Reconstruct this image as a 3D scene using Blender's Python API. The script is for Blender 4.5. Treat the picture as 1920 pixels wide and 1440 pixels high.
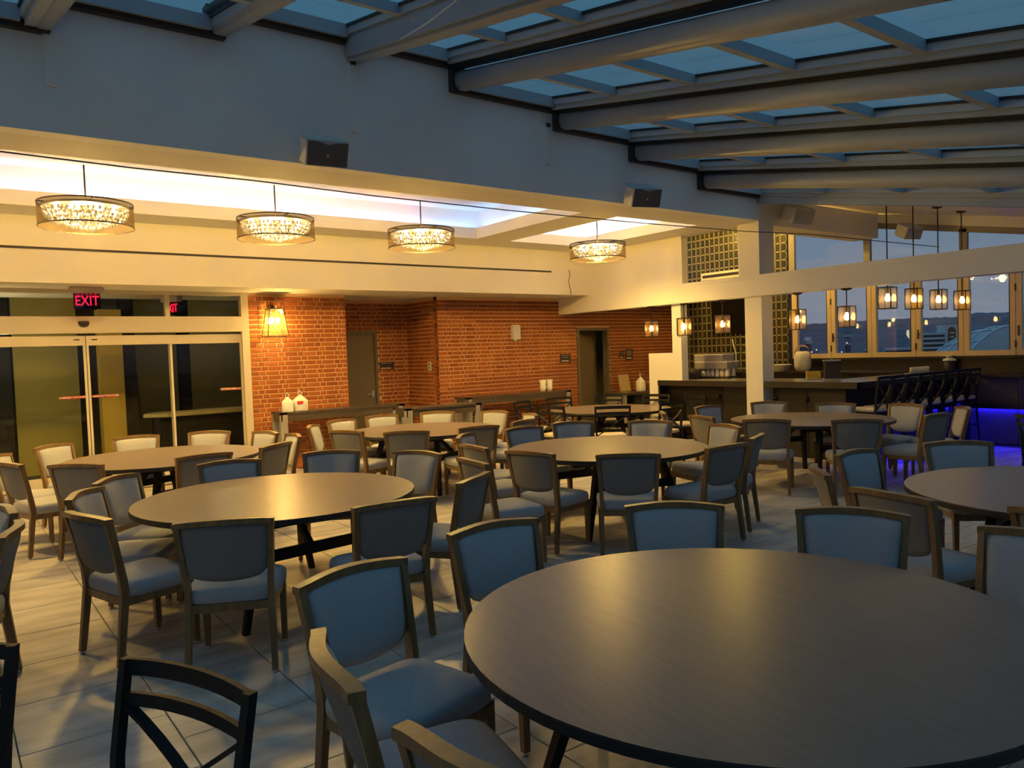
import bpy, bmesh, math, random
from mathutils import Vector, Matrix
random.seed(7)
PI = math.pi
S = bpy.context.scene
for o in list(bpy.data.objects): bpy.data.objects.remove(o)
C = S.collection
# ------------------------------------------------------------------ camera
FPX, CAMH = 1440.0, 1.70
YAW, PITCH, ROLL = math.radians(36.7), math.radians(2.3), math.radians(-1.98)
_f = Vector((math.sin(YAW)*math.cos(PITCH), math.cos(YAW)*math.cos(PITCH), -math.sin(PITCH)))
_r0 = Vector((math.cos(YAW), -math.sin(YAW), 0)); _u0 = _r0.cross(_f)
_r = _r0*math.cos(ROLL) + _u0*math.sin(ROLL); _u = -_r0*math.sin(ROLL) + _u0*math.cos(ROLL)
EYE = Vector((0, 0, CAMH))
cd = bpy.data.cameras.new('camera'); cam = bpy.data.objects.new('camera', cd); C.objects.link(cam)
cd.sensor_width = 36; cd.lens = FPX/1920*36; cd.clip_end = 9000; cd.clip_start = .02
m = Matrix((_r, _u, -_f)).transposed().to_4x4(); m.translation = EYE; cam.matrix_world = m
S.camera = cam
def ray(x, y): return _f + _r*((x-960)/FPX) - _u*((y-720)/FPX)
def onx(x, y, X): d = ray(x, y); return EYE + d*(X/d.x)
def ony(x, y, Y): d = ray(x, y); return EYE + d*(Y/d.y)
def onz(x, y, z): d = ray(x, y); return EYE + d*((z-CAMH)/d.z)
# ------------------------------------------------------------------ world: dusk sky
W = bpy.data.worlds.new('dusk'); S.world = W; W.use_nodes = True
nt = W.node_tree; nt.nodes.clear()
tc = nt.nodes.new('ShaderNodeTexCoord'); sp = nt.nodes.new('ShaderNodeSeparateXYZ')
rp = nt.nodes.new('ShaderNodeValToRGB'); bg = nt.nodes.new('ShaderNodeBackground'); ow = nt.nodes.new('ShaderNodeOutputWorld')
nt.links.new(tc.outputs['Generated'], sp.inputs[0]); mr_ = nt.nodes.new('ShaderNodeMapRange'); mr_.inputs[1].default_value = -1
nt.links.new(sp.outputs['Z'], mr_.inputs[0]); nt.links.new(mr_.outputs[0], rp.inputs[0])
nt.links.new(rp.outputs[0], bg.inputs[0]); nt.links.new(bg.outputs[0], ow.inputs[0])
e = rp.color_ramp.elements
e[0].position = 0.0; e[0].color = (.02, .024, .035, 1)
e[1].position = 1.0; e[1].color = (.155, .325, .48, 1)
for p_, c_ in ((.49, (.03, .036, .05)), (.505, (.20, .225, .28)), (.56, (.142, .192, .262)), (.70, (.090, .19, .275)), (.82, (.112, .24, .355))):
    k = e.new(p_); k.color = (*c_, 1)
bg.inputs[1].default_value = 1.0
S.view_settings.view_transform = 'Standard'; S.view_settings.look = 'None'
S.view_settings.gamma = 1; S.view_settings.use_curve_mapping = False
S.view_settings.exposure = 0.17
# light levels
P_CHAND, P_COVE, P_PEND, P_SCONCE = 285.0, 19.0, 22.0, 45.0
WARM = (1.0, .615, .12)
# ------------------------------------------------------------------ materials
MT = {}
def mat(name, col, rough=.6, metal=0, emit=None, es=0, bump=None, noise=None, spec=.5, alpha=None, rnd=None, world=False):
    """bump=(scale,strength); noise=(scale xyz, colour2, lo, hi); rnd=list of colours picked per object"""
    m = bpy.data.materials.new(name); m.use_nodes = True; MT[name] = m
    t = m.node_tree; b = t.nodes['Principled BSDF']
    b.inputs['Base Color'].default_value = (*col, 1); b.inputs['Roughness'].default_value = rough
    b.inputs['Metallic'].default_value = metal; b.inputs['Specular IOR Level'].default_value = spec
    if emit: b.inputs['Emission Color'].default_value = (*emit, 1); b.inputs['Emission Strength'].default_value = es
    co = None
    if bump or noise: co = t.nodes.new('ShaderNodeTexCoord')
    base = None
    if rnd:
        oi = t.nodes.new('ShaderNodeObjectInfo'); r = t.nodes.new('ShaderNodeValToRGB'); r.color_ramp.interpolation = 'LINEAR'
        els = r.color_ramp.elements
        while len(els) < len(rnd): els.new(.5)
        for i, c in enumerate(rnd): els[i].position = i/(len(rnd)-1); els[i].color = (*c, 1)
        src = oi.outputs['Random']
        t.links.new(src, r.inputs[0]); t.links.new(r.outputs[0], b.inputs['Base Color']); base = r
    if noise:
        sc, c2, lo, hi = noise
        mp = t.nodes.new('ShaderNodeMapping'); mp.inputs['Scale'].default_value = sc
        n = t.nodes.new('ShaderNodeTexNoise'); n.inputs['Scale'].default_value = 1; n.inputs['Detail'].default_value = 5
        r = t.nodes.new('ShaderNodeValToRGB'); r.color_ramp.elements[0].position = lo; r.color_ramp.elements[1].position = hi
        r.color_ramp.elements[0].color = (*col, 1); r.color_ramp.elements[1].color = (*c2, 1)
        t.links.new((t.nodes.new('ShaderNodeNewGeometry').outputs['Position'] if world else co.outputs['Object']), mp.inputs[0]); t.links.new(mp.outputs[0], n.inputs[0]); t.links.new(n.outputs[0], r.inputs[0])
        if base:
            mx = t.nodes.new('ShaderNodeMix'); mx.data_type = 'RGBA'; mx.blend_type = 'MULTIPLY'; mx.inputs[0].default_value = 1
            t.links.new(base.outputs[0], mx.inputs[6]); t.links.new(r.outputs[0], mx.inputs[7]); t.links.new(mx.outputs[2], b.inputs['Base Color'])
        else: t.links.new(r.outputs[0], b.inputs['Base Color'])
    if bump:
        n = t.nodes.new('ShaderNodeTexNoise'); n.inputs['Scale'].default_value = bump[0]; n.inputs['Detail'].default_value = 3
        bp = t.nodes.new('ShaderNodeBump'); bp.inputs['Strength'].default_value = bump[1]; bp.inputs['Distance'].default_value = .01
        t.links.new(co.outputs['Object'], n.inputs[0]); t.links.new(n.outputs[0], bp.inputs['Height']); t.links.new(bp.outputs[0], b.inputs['Normal'])
    return m
def glass(name, tint=(1, 1, 1), refl=.07, rough=.0, haze=None):
    """thin pane: transparent with fresnel-like reflection"""
    m = bpy.data.materials.new(name); m.use_nodes = True; MT[name] = m
    t = m.node_tree; t.nodes.clear(); o = t.nodes.new('ShaderNodeOutputMaterial')
    tr = t.nodes.new('ShaderNodeBsdfTransparent'); tr.inputs[0].default_value = (*tint, 1)
    gl = t.nodes.new('ShaderNodeBsdfGlossy'); gl.inputs['Roughness'].default_value = rough
    lw = t.nodes.new('ShaderNodeLayerWeight'); lw.inputs[0].default_value = .5
    pw = t.nodes.new('ShaderNodeMath'); pw.operation = 'POWER'; pw.inputs[1].default_value = 4.5
    mr = t.nodes.new('ShaderNodeMapRange'); mr.inputs[3].default_value = refl; mr.inputs[4].default_value = min(1, refl+.8)
    mx = t.nodes.new('ShaderNodeMixShader')
    t.links.new(lw.outputs['Facing'], pw.inputs[0]); t.links.new(pw.outputs[0], mr.inputs[0]); t.links.new(mr.outputs[0], mx.inputs[0])
    t.links.new(tr.outputs[0], mx.inputs[1]); t.links.new(gl.outputs[0], mx.inputs[2])
    last = mx
    if haze:
        df = t.nodes.new('ShaderNodeBsdfDiffuse'); df.inputs[0].default_value = (*haze[0], 1)
        tl = t.nodes.new('ShaderNodeBsdfTranslucent'); tl.inputs[0].default_value = (*haze[0], 1)
        a = t.nodes.new('ShaderNodeMixShader'); a.inputs[0].default_value = .5
        t.links.new(df.outputs[0], a.inputs[1]); t.links.new(tl.outputs[0], a.inputs[2])
        mx2 = t.nodes.new('ShaderNodeMixShader'); mx2.inputs[0].default_value = haze[1]
        t.links.new(mx.outputs[0], mx2.inputs[1]); t.links.new(a.outputs[0], mx2.inputs[2]); last = mx2
    t.links.new(last.outputs[0], o.inputs[0]); return m
def emis(name, col, s):
    m = bpy.data.materials.new(name); m.use_nodes = True; MT[name] = m
    t = m.node_tree; t.nodes.clear(); o = t.nodes.new('ShaderNodeOutputMaterial'); e = t.nodes.new('ShaderNodeEmission')
    e.inputs[0].default_value = (*col, 1); e.inputs[1].default_value = s; t.links.new(e.outputs[0], o.inputs[0]); return m
mat('paint', (.80, .76, .67), .75, bump=(60, .05))
mat('paint_wall', (.80, .80, .80), .8, bump=(90, .12), noise=((1.2, 1.2, 1.2), (.85, .85, .85), .3, .7))
mat('rear_dark', (.10, .12, .15), .6)
mat('paint_ceiling', (.74, .71, .66), .8)
mat('mortar', (.72, .44, .235), .9, bump=(80, .2))
mat('brick', (.40, .14, .055), .85, bump=(70, .35), rnd=[(.24, .058, .012), (.36, .10, .016), (.30, .075, .013), (.40, .12, .022), (.26, .065, .012)])
mat('grout', (.10, .095, .085), .9)
mat('floor_tile', (.40, .37, .33), .42, noise=((1.6, 7, 2), (.66, .61, .55), .36, .66), bump=(20, .04), world=True, rnd=[(.80, .80, .80), (1, 1, 1), (.9, .88, .86), (1.0, .99, .97)])
mat('fabric', (.36, .365, .385), .9, bump=(420, .35), noise=((160, 160, 160), (.43, .435, .455), .35, .65))
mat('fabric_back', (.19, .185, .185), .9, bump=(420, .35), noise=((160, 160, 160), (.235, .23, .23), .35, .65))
mat('wood_frame', (.165, .092, .033), .40, noise=((30, 30, 4), (.25, .15, .058), .3, .7))
mat('glide', (.6, .6, .58), .3, 1)
mat('table_top', (.172, .132, .116), .32, noise=((4.0, 60, 10), (.21, .165, .145), .3, .72), bump=(40, .02))
mat('table_edge', (.012, .011, .011), .5)
mat('black_metal', (.010, .010, .012), .6, spec=.25)
mat('cream_pad', (.66, .56, .42), .7)
mat('bronze', (.05, .035, .025), .4, .6)
mat('dark_rail', (.03, .027, .026), .6)
mat('roof_frame', (.34, .39, .45), .5)
mat('roof_tube', (.30, .345, .41), .45)
mat('gasket', (.008, .008, .009), .6)
glass('roof_glass', (.56, .77, .83), .04, .0, ((.30, .42, .5), .04))
glass('window_glass', (.93, .95, .96), .06)
glass('door_glass', (.82, .82, .72), .035)
glass('lantern_glass', (.97, .88, .70), .08, .0, ((.85, .55, .22), .10))
mat('window_frame', (.74, .58, .37), .45)
mat('transom_frame', (.26, .235, .21), .5)
mat('door_alu', (.60, .52, .42), .45)
mat('grey_door', (.13, .10, .065), .55)
mat('grey_frame', (.13, .11, .08), .55)
mat('console_wood', (.055, .04, .03), .4, noise=((2, 40, 40), (.09, .068, .052), .3, .7))
mat('console_leg', (.30, .28, .27), .5)
mat('bar_dark', (.010, .0065, .004), .5, noise=((60, 60, 4), (.019, .0125, .008), .3, .7))
mat('bar_panel', (.10, .08, .07), .5)
mat('counter_top', (.14, .125, .115), .22, noise=((30, 30, 30), (.24, .22, .21), .35, .7))
mat('speaker_white', (.62, .62, .61), .5)
mat('speaker_grille', (.10, .10, .105), .7)
mat('speaker_grille_pale', (.40, .39, .38), .7)
mat('plastic_white', (.78, .75, .70), .5)
mat('bag', (.85, .83, .80), .45)
mat('red_print', (.75, .03, .03), .5)
mat('label_white', (.95, .85, .78), .5)
mat('sticker_red', (.30, .02, .015), .5)
mat('sign_dark', (.03, .02, .022), .5)
mat('sign_text', (.35, .30, .25), .5)
mat('sign_strip', (.75, .65, .55), .5)
mat('tile_glass', (.030, .030, .016), .22, rnd=[(.035, .035, .015), (.055, .05, .02), (.022, .024, .014), (.045, .04, .02)])
mat('tile_ring', (.62, .56, .36), .35)
mat('tv', (.006, .006, .007), .15)
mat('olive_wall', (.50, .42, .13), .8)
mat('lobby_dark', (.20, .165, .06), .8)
mat('lobby_black', (.015, .012, .01), .7)
mat('yellow_post', (.55, .40, .08), .7)
mat('stone_top', (.62, .55, .30), .5)
mat('crate_yellow', (.65, .50, .10), .5)
mat('box_grey', (.26, .25, .29), .6)
mat('glassware', (.75, .72, .66), .25)
mat('tan_box', (.40, .30, .16), .7)
mat('brown_box', (.28, .08, .03), .6)
mat('rope', (.45, .24, .14), .6)
mat('cord_white', (.75, .74, .70), .5)
mat('cord_dark', (.05, .05, .05), .5)
mat('exit_box', (.55, .47, .42), .5)
mat('hill', (.075, .078, .125), .95, noise=((.012, .012, .02), (.125, .12, .17), .35, .68), bump=(.02, .3))
mat('city_ground', (.07, .075, .09), .9)
mat('concrete', (.50, .52, .56), .8)
mat('dark_void', (.03, .032, .04), .9)
mat('arena_rib', (.55, .66, .75), .6)
mat('arena_skin', (.28, .35, .42), .5)
mat('house_wall', (.45, .46, .50), .8)
mat('house_roof', (.12, .12, .15), .8)
glass('exit_panel', (.55, .12, .12), .08)
emis('exit_red', (1, .01, .04), 2.2)
emis('bulb', (1, .66, .24), 30)
emis('bulb_sconce', (1, .72, .26), 30)
emis('bulb_chand', (1, .90, .68), 70)
emis('cove_white', (1, .93, .98), P_COVE)
emis('cove_pink', (.92, .66, 1), P_COVE*.75)
emis('cove_blue', (.25, .50, 1), P_COVE*.75)
emis('led_blue', (.015, .01, 1), 75)
emis('street_light', (1, .8, .5), 8)
def crystal_mat():
    m = bpy.data.materials.new('crystal'); m.use_nodes = True; MT['crystal'] = m
    t = m.node_tree; t.nodes.clear(); o = t.nodes.new('ShaderNodeOutputMaterial')
    d = t.nodes.new('ShaderNodeBsdfTranslucent'); d.inputs[0].default_value = (.95, .93, .88, 1)
    g = t.nodes.new('ShaderNodeBsdfGlossy'); g.inputs['Roughness'].default_value = .08
    a = t.nodes.new('ShaderNodeMixShader'); a.inputs[0].default_value = .45
    t.links.new(d.outputs[0], a.inputs[1]); t.links.new(g.outputs[0], a.inputs[2]); t.links.new(a.outputs[0], o.inputs[0])
crystal_mat()
def shade_mat():
    m = bpy.data.materials.new('shade_mesh'); m.use_nodes = True; MT['shade_mesh'] = m
    t = m.node_tree; t.nodes.clear(); o = t.nodes.new('ShaderNodeOutputMaterial')
    tr = t.nodes.new('ShaderNodeBsdfTransparent'); tr.inputs[0].default_value = (.86, .80, .70, 1)
    d = t.nodes.new('ShaderNodeBsdfDiffuse'); d.inputs[0].default_value = (.07, .05, .03, 1)
    a = t.nodes.new('ShaderNodeMixShader'); a.inputs[0].default_value = .46
    t.links.new(tr.outputs[0], a.inputs[1]); t.links.new(d.outputs[0], a.inputs[2]); t.links.new(a.outputs[0], o.inputs[0])
shade_mat()
# ------------------------------------------------------------------ mesh helpers
class MB:
    def __init__(s): s.v = []; s.f = []; s.mi = []; s.cur = 0; s.sm = []
    def add(s, vs, fs, smooth=False):
        o = len(s.v); s.v += [tuple(v) for v in vs]
        for f in fs: s.f.append(tuple(i+o for i in f)); s.mi.append(s.cur); s.sm.append(smooth)
        return s
    def box(s, x0, x1, y0, y1, z0, z1):
        return s.add([(x0,y0,z0),(x1,y0,z0),(x1,y1,z0),(x0,y1,z0),(x0,y0,z1),(x1,y0,z1),(x1,y1,z1),(x0,y1,z1)],
                     [(3,2,1,0),(4,5,6,7),(0,1,5,4),(1,2,6,5),(2,3,7,6),(3,0,4,7)])
    def loft(s, rings, cap=True, smooth=False, closed=True):
        n = len(rings[0]); vs = [p for r in rings for p in r]; fs = []
        for i in range(len(rings)-1):
            for j in range(n if closed else n-1):
                k = (j+1) % n; fs.append((i*n+j, i*n+k, (i+1)*n+k, (i+1)*n+j))
        if cap: fs.append(tuple(reversed(range(n)))); fs.append(tuple((len(rings)-1)*n+j for j in range(n)))
        return s.add(vs, fs, smooth)
    def sweepz(s, pts, sz):          # horizontal rectangular sections
        return s.loft([[(x-a,y-b,z),(x+a,y-b,z),(x+a,y+b,z),(x-a,y+b,z)] for (x,y,z),(a,b) in zip(pts, sz)])
    def sweepx(s, pts, sz):          # sections in the YZ plane
        return s.loft([[(x,y-a,z-b),(x,y-a,z+b),(x,y+a,z+b),(x,y+a,z-b)] for (x,y,z),(a,b) in zip(pts, sz)])
    def bar(s, p, q, w, d=None, up=(0,0,1)):
        p, q = Vector(p), Vector(q); t = (q-p).normalized(); up = Vector(up)
        if abs(t.dot(up)) > .98: up = Vector((0,1,0))
        a = t.cross(up).normalized(); b = a.cross(t).normalized(); d = d or w; a = a*w/2; b = b*d/2
        return s.loft([[p-a-b,p+a-b,p+a+b,p-a+b],[q-a-b,q+a-b,q+a+b,q-a+b]])
    def tube(s, pts, r, n=6, cap=True):
        pts = [Vector(p) for p in pts]; rings = []
        for i, p in enumerate(pts):
            t = (pts[min(i+1,len(pts)-1)]-pts[max(i-1,0)]).normalized()
            up = Vector((0,0,1)) if abs(t.z) < .9 else Vector((0,1,0))
            a = t.cross(up).normalized(); b = a.cross(t)
            rr = r[i] if isinstance(r, (list,tuple)) else r
            rings.append([p+a*math.cos(2*PI*j/n)*rr+b*math.sin(2*PI*j/n)*rr for j in range(n)])
        return s.loft(rings, cap, True)
    def lathe(s, prof, n=16, c=(0,0,0), cap=True, smooth=True):
        return s.loft([[(c[0]+r*math.cos(2*PI*j/n), c[1]+r*math.sin(2*PI*j/n), c[2]+z) for j in range(n)] for r, z in prof], cap, smooth)
    def prism(s, poly, y0, y1):      # polygon in XZ extruded along Y
        n = len(poly); vs = [(x,y0,z) for x,z in poly]+[(x,y1,z) for x,z in poly]
        return s.add(vs, [tuple(range(n)), tuple(reversed(range(n,2*n)))]+[((j+1)%n, j, j+n, (j+1)%n+n) for j in range(n)])
    def prismz(s, poly, z0, z1):
        n = len(poly); vs = [(x,y,z0) for x,y in poly]+[(x,y,z1) for x,y in poly]
        return s.add(vs, [tuple(reversed(range(n))), tuple(range(n,2*n))]+[(j, (j+1)%n, (j+1)%n+n, j+n) for j in range(n)])
    def mesh(s, name, mats):
        me = bpy.data.meshes.new(name); me.from_pydata(s.v, [], s.f)
        for mm in ([mats] if isinstance(mats, str) else mats): me.materials.append(MT[mm])
        me.polygons.foreach_set('material_index', s.mi); me.polygons.foreach_set('use_smooth', s.sm); me.update()
        return me
def obj(name, mb, mats, parent=None, loc=None):
    me = mb.mesh(name, mats) if isinstance(mb, MB) else mb
    o = bpy.data.objects.new(name, me); C.objects.link(o)
    if parent: o.parent = parent
    if loc is not None: o.location = loc
    return o
def tag(o, label=None, cat=None, group=None, kind=None):
    if label: o['label'] = label
    if cat: o['category'] = cat
    if group: o['group'] = group
    if kind: o['kind'] = kind
    return o
def struct(name, mb, mats, label, cat, parent=None, loc=None):
    o = obj(name, mb, mats, parent, loc); return tag(o, label, cat, None, 'structure')
def empty(name, loc=(0,0,0), rz=0, label=None, cat=None, group=None, kind=None):
    o = bpy.data.objects.new(name, None); C.objects.link(o); o.location = loc; o.rotation_euler = (0,0,rz)
    return tag(o, label, cat, group, kind)
def copy_tree(o, parent=None):
    c = o.copy(); C.objects.link(c); c.parent = parent
    for ch in list(o.children): copy_tree(ch, c)
    return c
def bevel(mb, w, seg=1):
    me = mb.mesh('tmp', []); bm = bmesh.new(); bm.from_mesh(me); bmesh.ops.remove_doubles(bm, verts=bm.verts, dist=1e-5)
    bmesh.ops.bevel(bm, geom=list(bm.edges), offset=w, segments=seg, affect='EDGES', clamp_overlap=True)
    r = MB(); bm.verts.ensure_lookup_table(); r.v = [tuple(v.co) for v in bm.verts]
    for f in bm.faces: r.f.append(tuple(v.index for v in f.verts)); r.mi.append(0); r.sm.append(False)
    bm.free(); bpy.data.meshes.remove(me); return r
def bx(*a): return MB().box(*a)
def text_mesh(txt, size, matname, name='lettering', depth=.002):
    cu = bpy.data.curves.new('t', 'FONT'); cu.body = txt; cu.size = size; cu.align_x = 'CENTER'; cu.align_y = 'CENTER'; cu.extrude = depth; cu.resolution_u = 2
    to = bpy.data.objects.new('t', cu); C.objects.link(to)
    dg = bpy.context.evaluated_depsgraph_get(); me = bpy.data.meshes.new_from_object(to.evaluated_get(dg))
    bpy.data.objects.remove(to); bpy.data.curves.remove(cu); me.name = name; me.materials.clear(); me.materials.append(MT[matname]); return me
def lamp(name, loc, power, color, radius, parent=None):
    l = bpy.data.lights.new(name, 'POINT'); l.energy = power; l.color = color; l.shadow_soft_size = radius
    o = bpy.data.objects.new(name, l); C.objects.link(o); o.location = loc
    if parent: o.parent = parent
    return o
# ------------------------------------------------------------------ layout constants (metres)
YS = 7.0        # soffit wall with speakers
YB = 11.747     # glass doors / brick wall
ZC = 3.55       # lower ceiling
ZL = 2.75       # bulkhead underside
YBH = 10.87     # bulkhead face
XB = 9.97       # bar beam face
XE = 13.5       # far end wall (tile, windows)
SL = .187       # roof slope per metre of Y
XL = -5.0       # extent beyond the frame on the left
# ------------------------------------------------------------------ floor with tiles
fl = struct('floor', bx(XL, XE+4, -3, 20, -.12, -.008), 'grout', 'grey stone tile floor with thin dark joints', 'floor')
TS = .61
cells = []
ix0, ix1 = int((XL)/TS)-1, int((XE)/TS)+1
for i in range(-9, 23):
    for j in range(-11, 13):
        x = .2+i*TS; y = 3.99+j*TS+(TS/2 if i % 2 else 0)
        if x+TS > XE-.02 or y+TS > YB+.25 or x < XL or y < -3: continue
        cells.append((x, y))
def vis(c):
    v = Vector((c[0]+TS/2, c[1]+TS/2, 0))-EYE; d = v.dot(_f)
    if d < .8: return 99
    px = 960+FPX*v.dot(_r)/d; py = 720-FPX*v.dot(_u)/d
    if px < -120 or px > 2040 or py > 1560: return 90+d
    return d
cells.sort(key=vis)
tm = bevel(bx(0, TS-.006, 0, TS-.006, -.02, 0), .002).mesh('floor_tile', 'floor_tile')
for c in cells[:290]: obj('floor_tile', tm, None, fl, (c[0], c[1], 0))
mb = MB()
for x, y in cells[290:]: mb.box(x, x+TS-.006, y, y+TS-.006, -.02, 0)
tag(obj('floor_tiles_rest', mb, 'floor_tile', fl), kind='stuff')
# ------------------------------------------------------------------ bricks
CO, SLN, HLN, JT = .0712, .192, .085, .016
st_m = bevel(bx(0, SLN, -.012, .0, 0, CO-JT), .004).mesh('brick', 'brick')
hd_m = bevel(bx(0, HLN, -.012, .0, 0, CO-JT), .004).mesh('brick', 'brick')
def brick_wall(name, label, length, z0, z1, loc, rz, holes=(), limit=290, prefer=None):
    """wall face along local +x, outward normal local -y; holes (x0,x1,z0,z1)"""
    w = MB()
    xs = sorted({0, length, *[h[0] for h in holes], *[h[1] for h in holes]})
    for a, b in zip(xs[:-1], xs[1:]):
        segs = [(z0, z1)]
        for h in holes:
            if h[0] <= a+1e-6 and h[1] >= b-1e-6:
                segs = [(p, q) for s0, s1 in segs for p, q in ((s0, min(s1, h[2])), (max(s0, h[3]), s1)) if q-p > 1e-4]
        for p, q in segs: w.box(a, b, 0, .12, p, q)
    o = struct(name, w, 'mortar', label, 'wall', None, loc); o.rotation_euler = (0, 0, rz)
    bl = []; r = 0; z = z0
    while z+CO-JT < z1+.01:
        x = -random.uniform(.0, .03) - (0 if r % 2 == 0 else (SLN+HLN+2*JT)/2+.005); k = r % 2
        while x < length:
            L = SLN if k % 2 == 0 else HLN
            a, b = max(x, 0), min(x+L, length)
            ok = b-a > .03
            for h in holes:
                if z+CO-JT > h[2]-.004 and z < h[3]+.004 and b > h[0]-.004 and a < h[1]+.004:
                    if a < h[0]-.04: b = h[0]-.004
                    elif b > h[1]+.04: a = h[1]+.004
                    else: ok = False
            if ok: bl.append((a, b-a, z, L))
            x += L+JT; k += 1
        z += CO; r += 1
    bl.sort(key=prefer or (lambda q: -q[2]))
    for n, (x, l, z, L) in enumerate(bl[:limit]):
        b = obj('brick', st_m if L == SLN else hd_m, None, o, (x, 0, z)); b.scale = (l/L, 1, 1)
    if bl[limit:]:
        mb = MB()
        for x, l, z, L in bl[limit:]: mb.box(x, x+l, -.011, 0, z, z+CO-JT)
        tag(obj('bricks_rest', mb, 'brick', o), kind='stuff')
    return o
brick_wall('wall_brick_sconce', 'orange-red brick wall panel beside the glass doors carrying the sconce', 1.59, 0, ZL, (3.80, YB, 0), 0)
brick_wall('wall_brick_recess', 'shadowed brick back wall of the alcove with grey door', 1.77, 0, ZL, (5.38, 12.85, 0), 0, holes=[(.12, 1.13, 0, 2.2)])
brick_wall('wall_brick_return', 'brick side wall of the alcove carrying the light switch', 1.10, 0, ZL, (7.15, 12.85, 0), -PI/2)
brick_wall('wall_brick_long', 'long red brick wall behind console table with white wall speaker', XE-7.15, 0, ZL, (7.15, YB, 0), 0, holes=[(3.28, 4.17, 0, 2.17)],
           prefer=lambda q: abs(q[2]-1.75)+.30*max(0, q[0]-2.2)-.2*max(0, 1-q[0]))
struct('wall_recess_side', bx(5.27, 5.375, YB+.125, 12.97, 0, ZL), 'mortar', 'plain side of alcove behind the sconce brick panel', 'wall')
struct('wall_left', bx(XL-.1, XL, -3, YB, 0, 3.6), 'paint_wall', 'added plain side wall out of view, far left of the room', 'wall')  # unseen wall added to keep blue sky light out on the left
struct('wall_rear', bx(XL, XE, -3.1, -3.0, 0, .95), 'rear_dark', 'added low dark parapet out of view at the open end of the room', 'wall')  # unseen; kept low and dark to shape the light from behind
# ------------------------------------------------------------------ upper walls, soffit, trays
def boxes(name, bl, m, label, cat):
    mb = MB()
    for b in bl: mb.box(*b)
    return struct(name, mb, m, label, cat)
steps = [(-5.9,-4.55,3.52),(-4.55,-3.25,3.72),(-3.25,-1.9,3.92),(-1.9,-.55,4.14),(-.55,.75,4.35),(.75,2.15,4.59),(2.15,3.42,4.80),(3.42,4.55,4.80),(4.55,5.97,4.55),(5.97,7.22,4.35),(7.22,8.55,4.14),(8.55,9.93,3.92)]
boxes('wall_soffit', [(a, b, YS, YS+.16, ZC, z+.05) for a, b, z in steps if b > XL], 'paint_wall', 'tall grey painted soffit wall under the glass roof carrying loudspeakers', 'wall')
# ceiling pieces around trays
T1a, T1b, T2a, T2b, TY0, TY1 = XL, 7.02, 7.68, 9.36, 7.72, 10.22
boxes('ceiling', [(XL, XB+.25, YS+.16, TY0, ZC, ZC+.12), (XL, XB+.25, TY1, YBH+.1, ZC, ZC+.12), (T1b, T2a, TY0, TY1, ZC, ZC+.12), (T2b, XB+.25, TY0, TY1, ZC, ZC+.12), (XL, XB+.2, YBH+.1, 13.2, ZL, ZL+.1), (XB+.2, XE+.2, YBH+.1, 13.2, ZL, ZL+.1)], 'paint_ceiling', 'cream lower ceiling framing the two lit trays', 'ceiling')
def tray(n, xa, xb, label, segs):
    zt = ZC+.47; mb = MB(); o = .16
    # ledge lip, upper walls, top
    mb.box(xa-o, xb+o, TY0-o, TY1+o, zt, zt+.05)
    mb.box(xa-o, xb+o, TY0-o-.04, TY0-o, ZC+.12, zt); mb.box(xa-o, xb+o, TY1+o, TY1+o+.04, ZC+.12, zt)
    mb.box(xb+o, xb+o+.04, TY0-o, TY1+o, ZC+.12, zt); mb.box(xa-o-.04, xa-o, TY0-o, TY1+o, ZC+.12, zt)
    t = struct('trim_tray_%d' % n, mb, 'paint_ceiling', label, 'ceiling tray')
    lp = MB()
    lp.box(xa, xb, TY0-.03, TY0, ZC+.12, ZC+.17); lp.box(xa, xb, TY1, TY1+.03, ZC+.12, ZC+.17)
    lp.box(xb, xb+.03, TY0-.03, TY1+.03, ZC+.12, ZC+.17); lp.box(xa-.03, xa, TY0-.03, TY1+.03, ZC+.12, ZC+.17)
    obj('lip', lp, 'paint_ceiling', t)
    for (x0, x1, y0, y1, mm) in segs: obj('led_strip', bx(x0, x1, y0, y1, ZC+.125, ZC+.14), mm, t)
tray(1, T1a, T1b, 'long glowing ceiling tray with pinkish cove light above three chandeliers', [
    (T1a, 1.0, TY0-.11, TY0-.07, 'cove_pink'), (1.0, 4.6, TY0-.11, TY0-.07, 'cove_white'), (4.6, 6.0, TY0-.11, TY0-.07, 'cove_pink'), (6.0, T1b, TY0-.11, TY0-.07, 'cove_blue'),
    (T1a, 1.0, TY1+.07, TY1+.11, 'cove_pink'), (1.0, 4.6, TY1+.07, TY1+.11, 'cove_white'), (4.6, 6.0, TY1+.07, TY1+.11, 'cove_pink'), (6.0, T1b, TY1+.07, TY1+.11, 'cove_blue'),
    (T1b+.07, T1b+.11, TY0, TY1, 'cove_blue')])
tray(2, T2a, T2b, 'short white glowing ceiling tray near the bar beam', [
    (T2a, T2b, TY0-.11, TY0-.07, 'cove_white'), (T2a, T2b, TY1+.07, TY1+.11, 'cove_white'), (T2b+.07, T2b+.11, TY0, TY1, 'cove_white'), (T2a-.11, T2a-.07, TY0, TY1, 'cove_white')])
struct('wall_bulkhead', bx(XL, XB+.2, YBH, YBH+.1, ZL, ZC), 'paint', 'cream bulkhead above the doors with a long slot air diffuser', 'wall')
sl = empty('slot_diffuser', (0, YBH, 3.165), 0, 'long thin dark slot air diffuser in the cream bulkhead', 'air vent')
obj('slot_frame', bx(XL, 9.1, -.012, .0, -.028, .028), 'paint', sl); obj('slot', bx(XL, 9.08, -.016, -.006, -.016, .014), 'dark_rail', sl)
for i in range(11): obj('slot_bridge', bx(-.5+i*.92, -.49+i*.92, -.018, -.006, -.016, .014), 'bronze', sl)
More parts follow.
